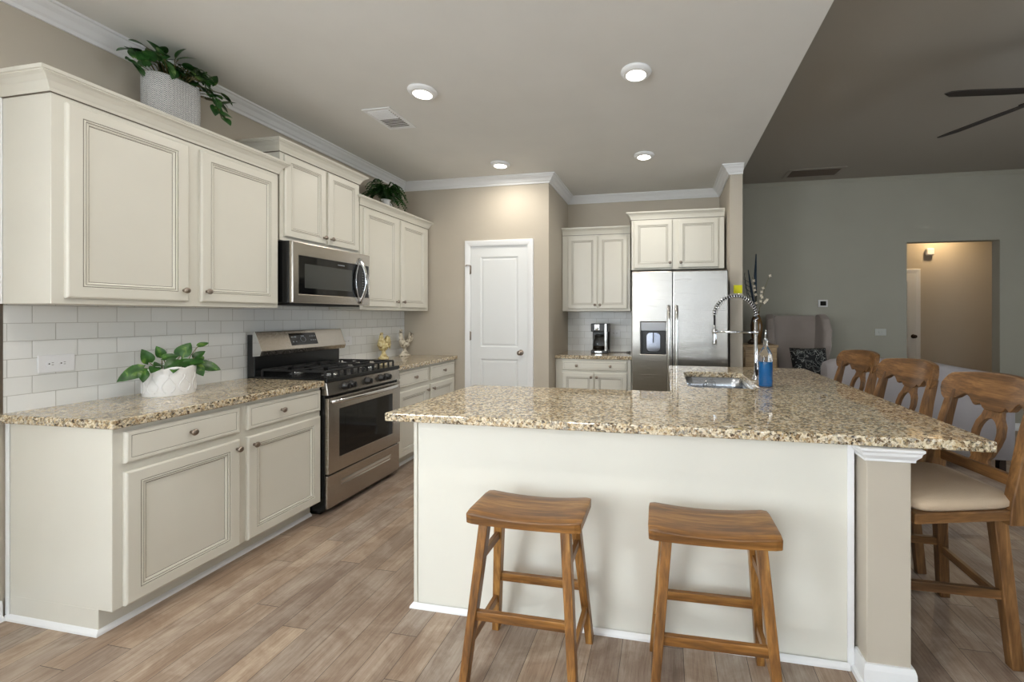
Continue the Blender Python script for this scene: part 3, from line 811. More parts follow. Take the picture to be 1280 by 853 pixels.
pts = [onslope(.357+.022*math.cos(a*PI/12), 1.167+.02*math.sin(a*PI/12), .0015) for a in range(25)]
b.tube(pts, .0012, 5); b.build('button_print', M['display'], bk)
b = MB(); b.box(-.004, .004, .500, .575, 1.064, 1.238); 
b = MB(); b.prism([(y-.003, z+.002) if y < .56 else (y, z) for y, z in pf], [], -.005, .0, lambda u, v, t: (t, u, v)); b.build('console_end_cap', M['steel_hi'], bk)

# ------------------------------------------------------------------ microwave
MY0 = 2.388; MW = .745
mw = thing('microwave_oven', 'stainless over-the-range microwave with curved handle below the raised cabinet', 'microwave', (-2.52, MY0, 0), HP)
b = MB(); b.box(0, MW, 0, .365, 1.440, 1.862); b.build('housing', M['black'], mw, bev=.002)
b = MB(); b.prism([(0, 1.437), (MW, 1.437), (MW, 1.862), (0, 1.862)], [[(.052, 1.502), (.733, 1.502), (.733, 1.768), (.052, 1.768)]], -.030, -.001, lambda u, v, t: (u, t, v)); df = b.build('door', M['steel_y'], mw, bev=.006)
b = MB(); b.box(.050, .61, -.027, -.004, 1.500, 1.770); b.build('door_glass', M['blackglass'], df)
b = MB(); b.panel(.10, .545, 1.545, 1.715, -.0271, [(0, 0), (0, .0005)], None)
b.build('window_mesh', plain('dark_grey_mesh', srgb(66, 68, 66), .12, var=.03), df)
b = MB(); b.box(.612, .735, -.028, -.004, 1.500, 1.770); kp = b.build('keypad', M['blackglass'], mw)
b = MB()
for r_ in range(9):
    for c_ in range(3): b.box(.662+c_*.022, .671+c_*.022, -.0288, -.0281, 1.54+r_*.021, 1.545+r_*.021)
b.build('key_print', M['display'], kp)
b = MB(); pts = []
for i in range(17):
    t = i/16; pts.append((.628-.0*t, -.032-.060*math.sin(PI*t), 1.452+.368*t))
b.tube(pts, .0145, 10, flat=.8, up=(1, 0, 0)); 
pts2 = [(.628-.045*math.sin(PI*i/16), -.030-.004, 1.452+.368*i/16) for i in range(17)]
b.build('handle', M['chrome'], df)
b = MB(); b.tube(pts2, .004, 6); b.build('handle_trim', M['chrome'], df)
b = MB()
for k in range(8): b.box(.40+k*.0085, .4058+k*.0085, -.0278, -.0271, 1.738, 1.7455)
b.build('badge', M['display'], df)
b = MB(); b.box(.05, MW-.05, .03, .33, 1.425, 1.4395); b.build('bottom_vent', M['iron'], mw)

# ------------------------------------------------------------------ refrigerator
fr = thing('refrigerator', 'stainless steel side-by-side refrigerator with ice and water dispenser', 'refrigerator', (-.331, 4.10, 0))
FW = .908
b = MB(); b.box(.004, FW-.004, 0, .80, .02, 1.765); b.box(.03, FW-.03, .04, .7, 0, .02); b.build('cabinet_body', M['iron'], fr, bev=.003)
b = MB(); b.prism([(.002, .06), (.390, .06), (.390, 1.78), (.002, 1.78)], [[(.092, .980), (.330, .980), (.330, 1.286), (.092, 1.286)]], -.062, -.003, lambda u, v, t: (u, t, v))
ld = b.build('freezer_door', M['steel_z'], fr, bev=.010, seg=3)
b = MB(); b.box(.396, FW-.002, -.062, -.003, .06, 1.78); rd = b.build('fridge_door', M['steel_z'], fr, bev=.010, seg=3)
b = MB(); b.box(.092, .330, -.064, -.02, 1.205, 1.286); b.build('dispenser_panel', plain('grey_dispenser_panel', srgb(150, 152, 156), .3, .3, var=.02), ld, bev=.003)
b = MB(); b.box(.092, .330, -.022, -.010, .980, 1.205); b.box(.092, .100, -.062, -.022, .985, 1.205); b.box(.322, .330, -.062, -.022, .985, 1.205); b.box(.092, .330, -.062, -.020, .980, .990); b.build('dispenser_recess', M['black_plastic'], ld)
b = MB(); b.lathe([(.001, -.002), (.06, -.002), (.075, -.012)], (.211, -.024, 1.10), 24, axis='y', caps=False); b.prism(rrect(.145, .277, 1.0, 1.185, .04), [], -.030, -.024, lambda u, v, t: (u, t, v)); b.build('dispenser_well', plain('silver_dispenser_well', srgb(150, 154, 166), .12, .9, var=.2), ld, bev=.002)
b = MB(); b.box(.206, .216, -.045, -.031, 1.09, 1.185); b.build('dispenser_lever', M['black_plastic'], ld)
for (hx, par) in ((.357, ld), (.430, rd)):
    b = MB(); pts = []
    b.tube([(hx, -.064, 1.44), (hx, -.095, 1.43), (hx, -.105, 1.30), (hx, -.108, 1.0), (hx, -.105, .60), (hx, -.095, .47), (hx, -.064, .46)], .0165, 12, flat=.95, up=(1, 0, 0)); b.build('door_handle', M['steel_hi'], par)

# ------------------------------------------------------------------ coffee maker
cm = thing('coffee_maker', 'black and chrome drip coffee maker on the short granite counter', 'coffee maker', (-.755, 4.80, .914))
b = MB(); b.box(-.10, .10, -.10, .12, 0, .035); b.box(-.10, .10, .03, .12, .035, .25); b.box(-.10, .10, -.09, .12, .25, .345); b.build('housing', M['black_plastic'], cm, bev=.008)
b = MB(); b.box(.062, .088, -.103, -.02, .03, .342); b.build('side_band', M['steel_hi'], cm, bev=.002)
b = MB(); b.lathe([(.001, .036), (.062, .036), (.074, .06), (.078, .10), (.070, .15), (.052, .18), (.052, .192), (.001, .192)], (-.012, -.03, 0), 24); b.build('carafe', M['glass'], cm)
b = MB(); b.lathe([(.001, .04), (.058, .04), (.070, .062), (.073, .085), (.001, .085)], (-.012, -.03, 0), 24); b.build('coffee', plain('dark_coffee', srgb(20, 12, 8), .1, var=.05), cm)
b = MB(); b.lathe([(.001, .19), (.055, .19), (.052, .215), (.001, .218)], (-.012, -.03, 0), 24); b.build('carafe_lid', M['black_plastic'], cm)
b = MB(); b.tube([(.05, -.05, .185), (.082, -.085, .17), (.085, -.09, .12), (.062, -.06, .07)], .008, 8); b.build('carafe_handle', M['black_plastic'], cm)
b = MB(); b.lathe([(.001, .035), (.07, .035), (.066, .04), (.001, .0405)], (-.012, -.03, 0), 24); b.box(-.05, .03, -.104, -.1, .008, .028); b.build('warming_plate', M['steel_hi'], cm)
b = MB(); b.box(-.055, .0, -.094, -.0905, .27, .333); b.lathe([(.001, 0), (.022, 0), (.02, .006), (.001, .007)], (-.028, -.0905, .285), 16, axis='y'); b.build('control_panel', M['steel_hi'], cm)
b = MB(); b.tube([(.10, .05, .006), (.15, .04, .004), (.22, .06, .0045), (.28, .05, .0045), (.33, .07, .006)], .0035, 6); b.tube([(.30, .055, .0075), (.33, .045, .010), (.345, .03, .012)], [.006, .008, .01], 8); b.build('power_cord', M['black_plastic'], cm)

# ------------------------------------------------------------------ outlets, switches
def outlet(name, label, loc, rotz, wide=True, kind='outlet', mat='plastic_white'):
    r = thing(name, label, kind, loc, rotz)
    hw, hh = (.062, .042) if wide else (.040, .060)
    b = MB(); b.box(-hw, hw, -.006, 0, -hh, hh); b.build('cover_plate', M[mat], r, bev=.003)
    if kind == 'outlet':
        for s_ in (-1, 1):
            c_ = (s_*.020, 0) if wide else (0, s_*.02)
            b = MB(); b.prism([(c_[0]+.0165*math.cos(a*PI/10), c_[1]+.0145*math.sin(a*PI/10)) for a in range(20)], [], -.0085, -.006, lambda u, v, t: (u, t, v)); sck = b.build('socket', M[mat], r)
            b = MB()
            b.box(c_[0]+.001, c_[0]+.008, -.0090, -.0086, c_[1]+.004, c_[1]+.006); b.box(c_[0]+.001, c_[0]+.008, -.0090, -.0086, c_[1]-.006, c_[1]-.004)
            b.lathe([(.001, 0), (.003, 0), (.003, .0006), (.001, .0006)], (c_[0]-.007, -.0086, c_[1]), 10, axis='y'); b.build('slots', M['plastic_dark'], sck)
    else:
        for k in range(3 if hw > .07 else 2):
            x_ = -.02 + k*.04 - (0 if hw < .07 else .02)
            b = MB(); b.box(x_-.005, x_+.005, -.012, -.006, -.012, .012); b.build('toggle', M[mat], r, bev=.001)
    return r
outlet('wall_outlet', 'white horizontal double outlet on the tile left of the white potted plant', (W, 1.491, 1.12), HP)
outlet('wall_outlet', 'white double outlet plate on the tile between range and rooster figurines', (W, 3.335, 1.115), HP)
outlet('wall_outlet', 'white outlet plate on the tile to the right of the coffee maker', (-.61, YB-.008, 1.135), 0)
outlet('light_switch', 'grey double switch plate on the living room wall left of the hall opening', (2.615, YL, 1.145), 0, True, 'light switch', 'switch_grey')
th_ = thing('thermostat', 'small square thermostat with dark screen on the living room wall', 'thermostat', (1.955, YL, 1.505))
b = MB(); b.box(-.055, .055, -.02, 0, -.045, .045); b.build('housing', plain('grey_thermostat', srgb(205, 205, 203), .5, var=.02), th_, bev=.004)
b = MB(); b.box(-.034, .034, -.0215, -.0202, -.028, .028); b.build('screen', M['blackglass'], th_)
so = MB(); so.box(-.10, .0, -.05, 0, -.05, .05); tag(so.build('motion_sensor', M['plastic_white'], loc=(3.91, 7.0, 2.30), bev=.012), 'small white sensor box high on the lit hall wall', 'sensor')
b = MB(); b.box(-.04, .04, -.004, 0, -.04, .04); tag(b.build('sticky_note', M['yellow'], loc=(.698, 4.28, 1.612)), 'bright yellow square note stuck on the partition end beside the refrigerator', 'note')

# ------------------------------------------------------------------ ceiling lamps and vents
def can_light(x, y, label, power=7):
    r = thing('recessed_light', label, 'ceiling light', (x, y, KC), 0, None)
    b = MB(); b.lathe([(.092, -.0005), (.094, -.006), (.088, -.014), (.074, -.024), (.060, -.026), (.060, -.0005)], n=32, caps=False); b.build('trim_ring', M['trim'], r)
    b = MB(); b.lathe([(.0595, -.004), (.0595, -.024), (.040, -.027), (.001, -.028)], n=32, caps=False); b.build('diffuser', M['lamp'], r)
    l = bpy.data.lights.new('downlight', 'AREA'); l.shape = 'DISK'; l.size = .11; l.energy = power; l.color = (1, .93, .83)
    o = bpy.data.objects.new('downlight', l); COL.objects.link(o); o.parent = r; o.location = (0, 0, -.032)
    return r
can_light(-1.575, 2.475, 'round glowing ceiling light beside the air vent')
can_light(-.178, 2.515, 'round glowing ceiling light largest in the room, above the peninsula')
can_light(-1.585, 3.80, 'small round glowing ceiling light in front of the pantry door')
can_light(-.198, 3.83, 'small round glowing ceiling light in front of the refrigerator')
can_light(-1.58, .9, 'unseen round ceiling light on the left, added for more light', 7)  # added fixture outside the view, for extra light
can_light(-.18, .9, 'unseen round ceiling light on the right, added for more light', 7)  # second added fixture outside the view, also for extra light
v = thing('ceiling_vent', 'white rectangular ceiling air vent left of the recessed light', 'vent', (-2.035, 2.775, KC))
b = MB(); b.prism([(-.112, -.160), (.112, -.160), (.112, .160), (-.112, .160)], [[(-.085, -.135), (.085, -.135), (.085, .135), (-.085, .135)]], -.008, -.0005, lambda a, c, t: (a, c, t)); b.build('frame', M['trim'], v, bev=.002)
b = MB(); b.box(-.085, .085, -.135, .135, -.002, -.001); b.build('duct_shade', M['ventdark'], v)  # flat dark sheet, shade of the vent opening put into its colour
for k in range(12):
    yv = -.125 + k*.0225 + (.006 if k > 5 else 0); tl = .007 if k < 6 else -.007
    b = MB(); b.add([(-.085, yv-.008, -.005-tl*.0), (.085, yv-.008, -.005), (.085, yv-.001, -.005-.007*(1 if tl > 0 else .1)), (-.085, yv-.001, -.005-.007*(1 if tl > 0 else .1))], [(0, 1, 2, 3)])
    b.add([(-.085, yv-.008, -.006), (.085, yv-.008, -.006), (.085, yv-.001, -.0062-.007*(1 if tl > 0 else .1)), (-.085, yv-.001, -.0062-.007*(1 if tl > 0 else .1))], [(3, 2, 1, 0)])
    b.build('louver', M['trim'], v)
v = thing('return_vent', 'brown-grey return air grille on the dark living room ceiling', 'vent', (1.73, 5.34, LC))
b = MB(); b.prism([(-.31, -.16), (.31, -.16), (.31, .16), (-.31, .16)], [[(-.27, -.12), (.27, -.12), (.27, .12), (-.27, .12)]], -.010, -.0005, lambda a, c, t: (a, c, t)); b.build('frame', plain('grey_vent_frame', srgb(140, 132, 122), .6, var=.02), v, bev=.002)
b = MB(); b.box(-.27, .27, -.12, .12, -.002, -.001); b.build('filter', plain('brown_filter', srgb(60, 48, 38), .9, var=.1), v)
b = MB()
for k in range(16): b.box(-.27, .27, -.116+k*.015, -.112+k*.015, -.008, -.0025)
b.build('grille', plain('brown_grille', srgb(84, 72, 60), .7, var=.05), v)

# ceiling fan
fn = thing('ceiling_fan', 'dark bladed ceiling fan at the right edge of the living room ceiling', 'ceiling fan', (2.38, 2.98, 0))
b = MB(); b.lathe([(.001, LC-.001), (.07, LC-.001), (.065, LC-.05), (.015, LC-.07), (.013, 2.87), (.05, 2.86), (.11, 2.83), (.13, 2.78), (.12, 2.72), (.07, 2.69), (.001, 2.68)][::-1], n=28); b.build('motor', M['bronze'], fn)
b = MB(); b.lathe([(.001, 2.60), (.05, 2.605), (.085, 2.64), (.09, 2.68), (.001, 2.681)], n=24); b.build('light_bowl', M['ceramic'], fn)
for k in range(5):
    a = math.radians(186.5 - 69.5*k if k < 2 else 117 - 73.5*(k-1)); ca, sa = math.cos(a), math.sin(a)
    def fm(u, v_, t, ca=ca, sa=sa):
        zz = 2.715 - v_*.24 + t; return (u*ca - v_*sa, u*sa + v_*ca, zz)
    b = MB(); b.prism([(.16, -.045), (.30, -.066), (.62, -.070), (.70, .0), (.69, .045), (.60, .066), (.30, .062), (.16, .045)], [], -.003, .004, fm); bl = b.build('blade', M['fan'], fn)
    b = MB(); b.beam(fm(.09, 0, .008), fm(.22, 0, .008), .04, .006); b.build('blade_arm', M['bronze'], bl)

# ------------------------------------------------------------------ plants
def leaf_add(B, base, d, nrm, Ln, Wd, droop=.3, fold=.25, m=0, heart=True):
    base = Vector(base); d = Vector(d).normalized(); nrm = Vector(nrm)
    side = d.cross(nrm).normalized(); nrm = side.cross(d).normalized()
    rows, cols = 7, 5; vs = []
    for i in range(rows+1):
        t = i/rows
        if heart: wv = max(.0, math.sin(PI*t**.6))**.8
        else: wv = math.sin(PI*t**.8)
        if i == 0 and heart: wv = .30
        for j in range(cols):
            s_ = (j/(cols-1)-.5)*2
            back = -.14*abs(s_)**1.5*(1-t)**3 if heart else 0
            p = base + d*Ln*(t+back) + side*(s_*wv*Wd/2) + nrm*(-droop*Ln*t*t + fold*abs(s_)*wv*Wd/2)
            vs.append(p)
    fs = [(i*cols+j, i*cols+j+1, (i+1)*cols+j+1, (i+1)*cols+j) for i in range(rows) for j in range(cols-1)]
    B.add(vs, fs, m, True)
def up_rand(s=.35): return Vector((random.uniform(-s, s), random.uniform(-s, s), 1))

# white pot on the left counter
pp = thing('potted_pothos', 'trailing green pothos in an embossed white pot with scalloped rim on the left counter', 'potted plant', (-2.715, 1.835, .914))
b = MB(); n = 72; prof = [(.104, 0), (.106, .004), (.107, .04), (.107, .12)]
loops = []
for r_, z_ in prof: loops.append([(r_*math.cos(2*PI*i/n), r_*math.sin(2*PI*i/n), z_) for i in range(n)])
for r_, z_ in ((.1085, .142), (.106, .148), (.101, .142), (.100, .06), (.08, .055)):
    loops.append([(r_*math.cos(2*PI*i/n), r_*math.sin(2*PI*i/n), z_ + (.010*abs(math.sin(4*2*PI*i/n/1.0)) if z_ > .13 else 0)) for i in range(n)])
b.rings(loops, smooth=True, cap0=True, cap1=True)
# raised scroll ornament
for k in range(10):
    a0 = 2*PI*k/10
    for sgn in (-1, 1):
        pts = []
        for i in range(15):
            t = i/14; ang = a0 + sgn*(.10 + .16*math.sin(t*PI*1.5)*(1-.3*t)); z_ = .018 + .10*t
            pts.append((.1075*math.cos(ang), .1075*math.sin(ang), z_))
        b.tube(pts, .0022, 5)
b.build('pot', M['ceramic'], pp, recalc=False)
b = MB(); b.lathe([(.001, .118), (.06, .122), (.1, .118)], n=24, caps=False); b.build('soil', M['soil'], pp)
fb = MB(); stb = MB()
# (start on soil) -> leaf base, direction, length, width ; coordinates local, y right in the photo, z up, x towards the room
LV = [((.05, -.085, .14), (.6, -.6, -.1), .07, .05), ((.06, .05, .15), (.7, .2, .1), .06, .045), ((-.02, -.02, .19), (.1, -.3, .8), .06, .05), ((.03, -.12, .12), (.5, -.3, -.6), .06, .045), ((-.02, .07, .19), (0, .5, .6), .06, .05),
      ((0, -.10, .135), (.05, -.9, -.35), .115, .075), ((-.01, -.075, .165), (.1, -.35, .9), .075, .06), ((.03, -.055, .15), (.4, -.5, .1), .06, .05),
      ((.0, -.03, .18), (.3, .9, .25), .075, .045), ((.04, .0, .17), (.4, -.8, -.35), .085, .055), ((.0, .045, .185), (.2, .35, .8), .085, .075),
      ((.02, .03, .165), (.7, -.2, -.3), .075, .07), ((.05, .03, .145), (.5, .75, .12), .085, .055), ((.05, .075, .125), (.6, .25, -.75), .07, .06),
      ((.01, .10, .17), (.3, .6, .6), .06, .045), ((.0, .125, .235), (.2, .7, .35), .055, .035), ((.03, .12, .12), (.55, .75, -.2), .09, .075),
      ((.0, .14, .13), (.3, .8, -.5), .075, .06), ((-.03, .02, .17), (-.5, .5, .5), .07, .055), ((.06, -.02, .14), (.7, -.5, -.25), .07, .05),
      ((-.02, .125, .145), (-.1, .6, .35), .065, .05)]
for (p, d, l_, w_) in LV:
    p = (p[0]*1.1, p[1]*1.15, p[2]+.022)
    nr = Vector((.75, -.35, .75)) if d[2] > -.3 else Vector((.8, -.3, .5))
    leaf_add(fb, p, d, nr, l_, w_, droop=.25, fold=.18)
    r0 = Vector((random.uniform(-.03, .03), p[1]*.5, .12)); q = Vector(p); mid = (r0+q)/2 + Vector((0, 0, .012))
    stb.tube([r0, mid, q], .0022, 5)
fb.build('foliage', M['leaf'], pp, recalc=False); stb.build('stems', M['stem'], pp)

# basket plant on top of the wall cabinet
bp = thing('potted_ivy', 'dark green leafy plant in a grey and white zigzag patterned basket on the cabinet', 'potted plant', (-2.745, 1.865, 2.3155))
b = MB(); lo = []
for (e, z) in ((.010, 0), (.002, .01), (0, .2), (0, .345), (.003, .352), (.010, .345), (.012, .24)):
    lo.append([(x, y, z) for x, y in rrect(-.085+e, .085-e, -.120+e, .120-e, .07, 6)])
b.rings(lo, cap0=True, cap1=False, smooth=True); b.build('basket', M['basket'], bp)
b = MB(); b.rings([[(x, y, z) for x, y in rrect(-.073+e, .073-e, -.108+e, .108-e, .055, 6)] for e, z in ((0, .28), (.02, .315), (.045, .33))], cap1=True, smooth=True); b.build('soil', M['soil'], bp)
fb = MB(); stb = MB(); rnd = random.Random(3)
for k in range(95):
    a = rnd.uniform(0, 2*PI); rr = rnd.uniform(.02, .19); y_ = rr*math.sin(a)*1.15 + .03; x_ = rr*math.cos(a)*.60 + .03
    z_ = .372 + rnd.uniform(0, .095) - .55*max(0, abs(y_)-.13)
    if x_ < -.10: x_ = -.10
    d = Vector((x_*2+rnd.uniform(-.1, .6), y_*2+rnd.uniform(-.5, .5), rnd.uniform(-.4, .35)))
    leaf_add(fb, (x_, y_, z_), d, (rnd.uniform(.1, .7), rnd.uniform(-.5, .3), 1), rnd.uniform(.06, .085), rnd.uniform(.048, .066), droop=.3, fold=.15)
    stb.tube([(x_*.3, y_*.3, .33), (x_*.7, y_*.7, z_), (x_, y_, z_)], .002, 4)
for k in range(9):   # trailing sprig on the right
    t = k/8; y_ = .15 + .06*t; z_ = .36 - .10*t*t - .02*t; x_ = .07+.02*math.sin(k)
    d = Vector((rnd.uniform(.1, .7), rnd.uniform(-.2, .9), rnd.uniform(-.9, .1)))
    leaf_add(fb, (x_, y_, z_), d, (.7, -.3, .7), .06, .05, droop=.2)
stb.tube([(.02, .05, .34), (.06, .14, .37), (.07, .19, .32), (.06, .22, .25)], .003, 5)
for (y_, z_) in ((-.14, .36), (-.17, .33), (-.155, .30), (-.13, .40), (-.15, .41)):
    leaf_add(fb, (.04, y_, z_), (.3, -.5, rnd.uniform(-.5, .8)), (.8, -.3, .5), .06, .05)
fb.build('foliage', M['leafdark'], bp, recalc=False); stb.build('stems', M['stem'], bp)

# fern on the far wall cabinet
fp = thing('potted_fern', 'small bushy fern in a white pitcher on the far wall cabinet by the pantry wall', 'potted plant', (-2.70, 3.62, 2.3105))
b = MB(); b.lathe([(.001, 0), (.052, 0), (.064, .03), (.066, .07), (.05, .11), (.036, .135), (.040, .16), (.046, .175), (.040, .176), (.034, .15)], n=28, caps=False)
b.build('pitcher', M['ceramic'], fp)
b = MB(); b.tube([(0, .044, .165), (0, .085, .15), (0, .09, .11), (0, .062, .075)], .006, 8); b.build('pitcher_handle', M['ceramic'], fp)
b = MB(); b.lathe([(.0648, .05), (.0658, .07), (.0645, .075)], n=28, caps=False); b.build('painted_band', plain('faded_blue_paint', srgb(120, 146, 160), .4, var=.1), fp)
fb = MB(); rnd = random.Random(11)
for k in range(80):
    a = rnd.uniform(0, 2*PI); reach = rnd.uniform(.12, .29); hz = rnd.uniform(.05, .15)
    dx, dy = math.cos(a)*.60, math.sin(a)*1.1
    if dx*reach < -.15: dx = -.15/reach
    pts = []
    for i in range(9):
        t = i/8; pts.append(Vector((dx*reach*t, dy*reach*t, .165 + hz*math.sin(PI*.62*t)*1.6 - .13*t*t*(reach/.22))))
    pts = [Vector((p.x, p.y, max(.115, min(p.z, .45)))) for p in pts]
    fb.tube(pts, .0012, 4, m=0)
    for i in range(1, len(pts)):
        d = (pts[i]-pts[i-1]).normalized(); sd = d.cross(Vector((0, 0, 1)))
        if sd.length < .01: continue
        sd.normalize()
        for s_ in (-1, 1):
            for q in (0, .5):
                p = pts[i-1].lerp(pts[i], q)
                leaf_add(fb, p, d*.6 + sd*s_, (0, 0, 1), .040*(1-.5*i/9), .015, droop=.2, heart=False)
fb.build('foliage', M['fern'], fp, recalc=False)

# ------------------------------------------------------------------ rooster figurines
def rooster(label, loc, mat, kind):
    r = thing('rooster_figurine', label, 'figurine', loc, 0, None)
    b = MB()
    if kind == 0:
        b.lathe([(.001, 0), (.058, 0), (.060, .012), (.048, .022), (.040, .03), (.030, .045), (.022, .06), (.022, .085), (.03, .10)], n=20, sx=.7)
        b.build('base', mat, r); b = MB()
        b.tube([(0, .04, .135), (0, .02, .125), (0, -.01, .13), (0, -.03, .155), (0, -.035, .19), (0, -.034, .215), (0, -.036, .235), (0, -.040, .247)], [.018, .044, .054, .050, .036, .024, .021, .010], 16, flat=.72)
        b.build('body', mat, r); b = MB()
        for (p0, p1, p2, p3) in (((.04, .13), (.055, .19), (.075, .215), (.10, .17)), ((.04, .12), (.065, .17), (.09, .18), (.105, .13)), ((.035, .14), (.045, .205), (.055, .225), (.085, .20)), ((.045, .11), (.07, .14), (.092, .135), (.098, .095))):
            b.tube([(0, y, z) for y, z in (p0, p1, p2, p3)], [.020, .021, .017, .005], 10, flat=.6)
        b.build('tail', mat, r); b = MB()
        for k in range(4): b.ellipsoid((0, -.046+.011*k, .258-.0025*abs(k-1.5)), .004, .007, .011)
        b.ellipsoid((0, -.050, .212), .006, .007, .014); b.build('comb', mat, r)
        b = MB(); b.tube([(0, -.048, .237), (0, -.070, .231)], [.008, .001], 8); b.build('beak', mat, r)
        b = MB()
        for s_ in (-1, 1): b.ellipsoid((s_*.036, .005, .135), .012, .036, .026)
        b.build('wing', mat, r)
    else:
        b.lathe([(.001, 0), (.078, 0), (.078, .010), (.060, .020), (.046, .034), (.026, .055), (.018, .075), (.024, .09)], n=20, sx=.6)
        b.build('base', mat, r); b = MB()
        b.tube([(0, .05, .16), (0, .02, .125), (0, -.01, .115), (0, -.035, .135), (0, -.055, .165), (0, -.066, .20), (0, -.068, .235), (0, -.066, .255), (0, -.066, .266)], [.020, .036, .042, .042, .036, .028, .021, .021, .010], 16, flat=.62)
        b.build('body', mat, r); b = MB()
        for k, (y1_, z1_) in enumerate(((.115, .235), (.135, .20), (.13, .165), (.09, .25), (.14, .225), (.145, .185))):
            b.tube([(0, .03, .13), (0, .06, .155), (0, (y1_+.05)/2+.01, (z1_+.15)/2), (0, y1_, z1_), (0, y1_+.008, z1_-.012)], [.022, .020, .016, .014, .004], 8, flat=.5)
        b.build('tail', mat, r); b = MB()
        for k in range(4): b.ellipsoid((0, -.084+.013*k, .280-.003*abs(k-1.5)), .004, .008, .012)
        b.ellipsoid((0, -.088, .228), .006, .008, .018); b.build('comb', mat, r)
        b = MB(); b.tube([(0, -.082, .254), (0, -.104, .247)], [.009, .001], 8); b.build('beak', mat, r)
        b = MB()
        for s_ in (-1, 1): b.ellipsoid((s_*.026, .005, .125), .011, .040, .024)
        b.build('wing', mat, r)
    for c in r.children: c.location = (0, 0, 0)
    return r
rooster('compact yellow distressed rooster figurine nearer the range', (-2.795, 3.715, .9145), M['rooster_y'], 0)
rooster('white speckled rooster figurine with a tall fanned tail in the counter corner', (-2.79, 4.05, .9145), M['rooster_w'], 1)

# ------------------------------------------------------------------ saddle stools
def stool(label, loc, rotz):
    r = thing('saddle_stool', label, 'stool', loc, rotz, 'wooden saddle stools at the peninsula')
    SW, SD, SH = .222, .110, .620
    nx, ny = 20, 6; b = MB(); top = []; bot = []
    for j in range(ny+1):
        for i in range(nx+1):
            u = -1+2*i/nx; v = -1+2*j/ny
            x = u*SW*(1-.012*v*v*0); y = v*SD
            cr = max(0, abs(u)-.86)/.14; cy_ = max(0, abs(v)-.7)/.3
            zt = SH - .016*(1-u*u) - .004*cr*cr - .003*cy_*cy_
            shrink = 1 - .035*cr*cr*abs(v)
            y *= (1 - .05*cr*cr)
            top.append((x*(1-.012*cy_*cy_), y, zt)); bot.append((x*.985, y*.98, SH-.044-.006*(1-u*u)))
    k = nx+1
    fs = [(j*k+i, j*k+i+1, (j+1)*k+i+1, (j+1)*k+i) for j in range(ny) for i in range(nx)]
    b.add(top, fs, 0, True); b.add(bot, [f[::-1] for f in fs], 0, True)
    edge = [i for i in range(k)] + [j*k+nx for j in range(1, ny+1)] + [ny*k+i for i in range(nx-1, -1, -1)] + [j*k for j in range(ny-1, 0, -1)]
    m_ = len(edge); b.add([top[i] for i in edge] + [bot[i] for i in edge], [(i, m_+i, m_+(i+1) % m_, (i+1) % m_) for i in range(m_)])
    b.build('seat', M['oak_x'], r, bev=.004)
    tx, ty, fx, fy = .156, .070, .205, .150
    def at(sx, sy, z): t = 1-z/.58; return Vector((sx*(tx+(fx-tx)*t), sy*(ty+(fy-ty)*t), z))
    for sx in (-1, 1):
        for sy in (-1, 1):
            b = MB(); b.beam(at(sx, sy, 0), at(sx, sy, .578), .030, .036, up=(0, 1, 0), w2=.036, t2=.040); b.build('leg', M['oak_z'], r, bev=.003)
    for sy in (-1, 1):
        b = MB(); b.beam(at(-1, sy, .25), at(1, sy, .25), .018, .034); b.build('stretcher', M['oak_x'], r, bev=.002)
    for sx in (-1, 1):
        for z in (.155, .445):
            b = MB(); b.beam(at(sx, -1, z), at(sx, 1, z), .018, .032); b.build('side_rail', M['oak_y'], r, bev=.002)
    return r
stool('brown wooden saddle stool nearer the range side of the peninsula', (-.515, 1.537, 0), 0.0)
stool('brown wooden saddle stool nearer the end column of the peninsula', (.158, 1.549, 0), .02)

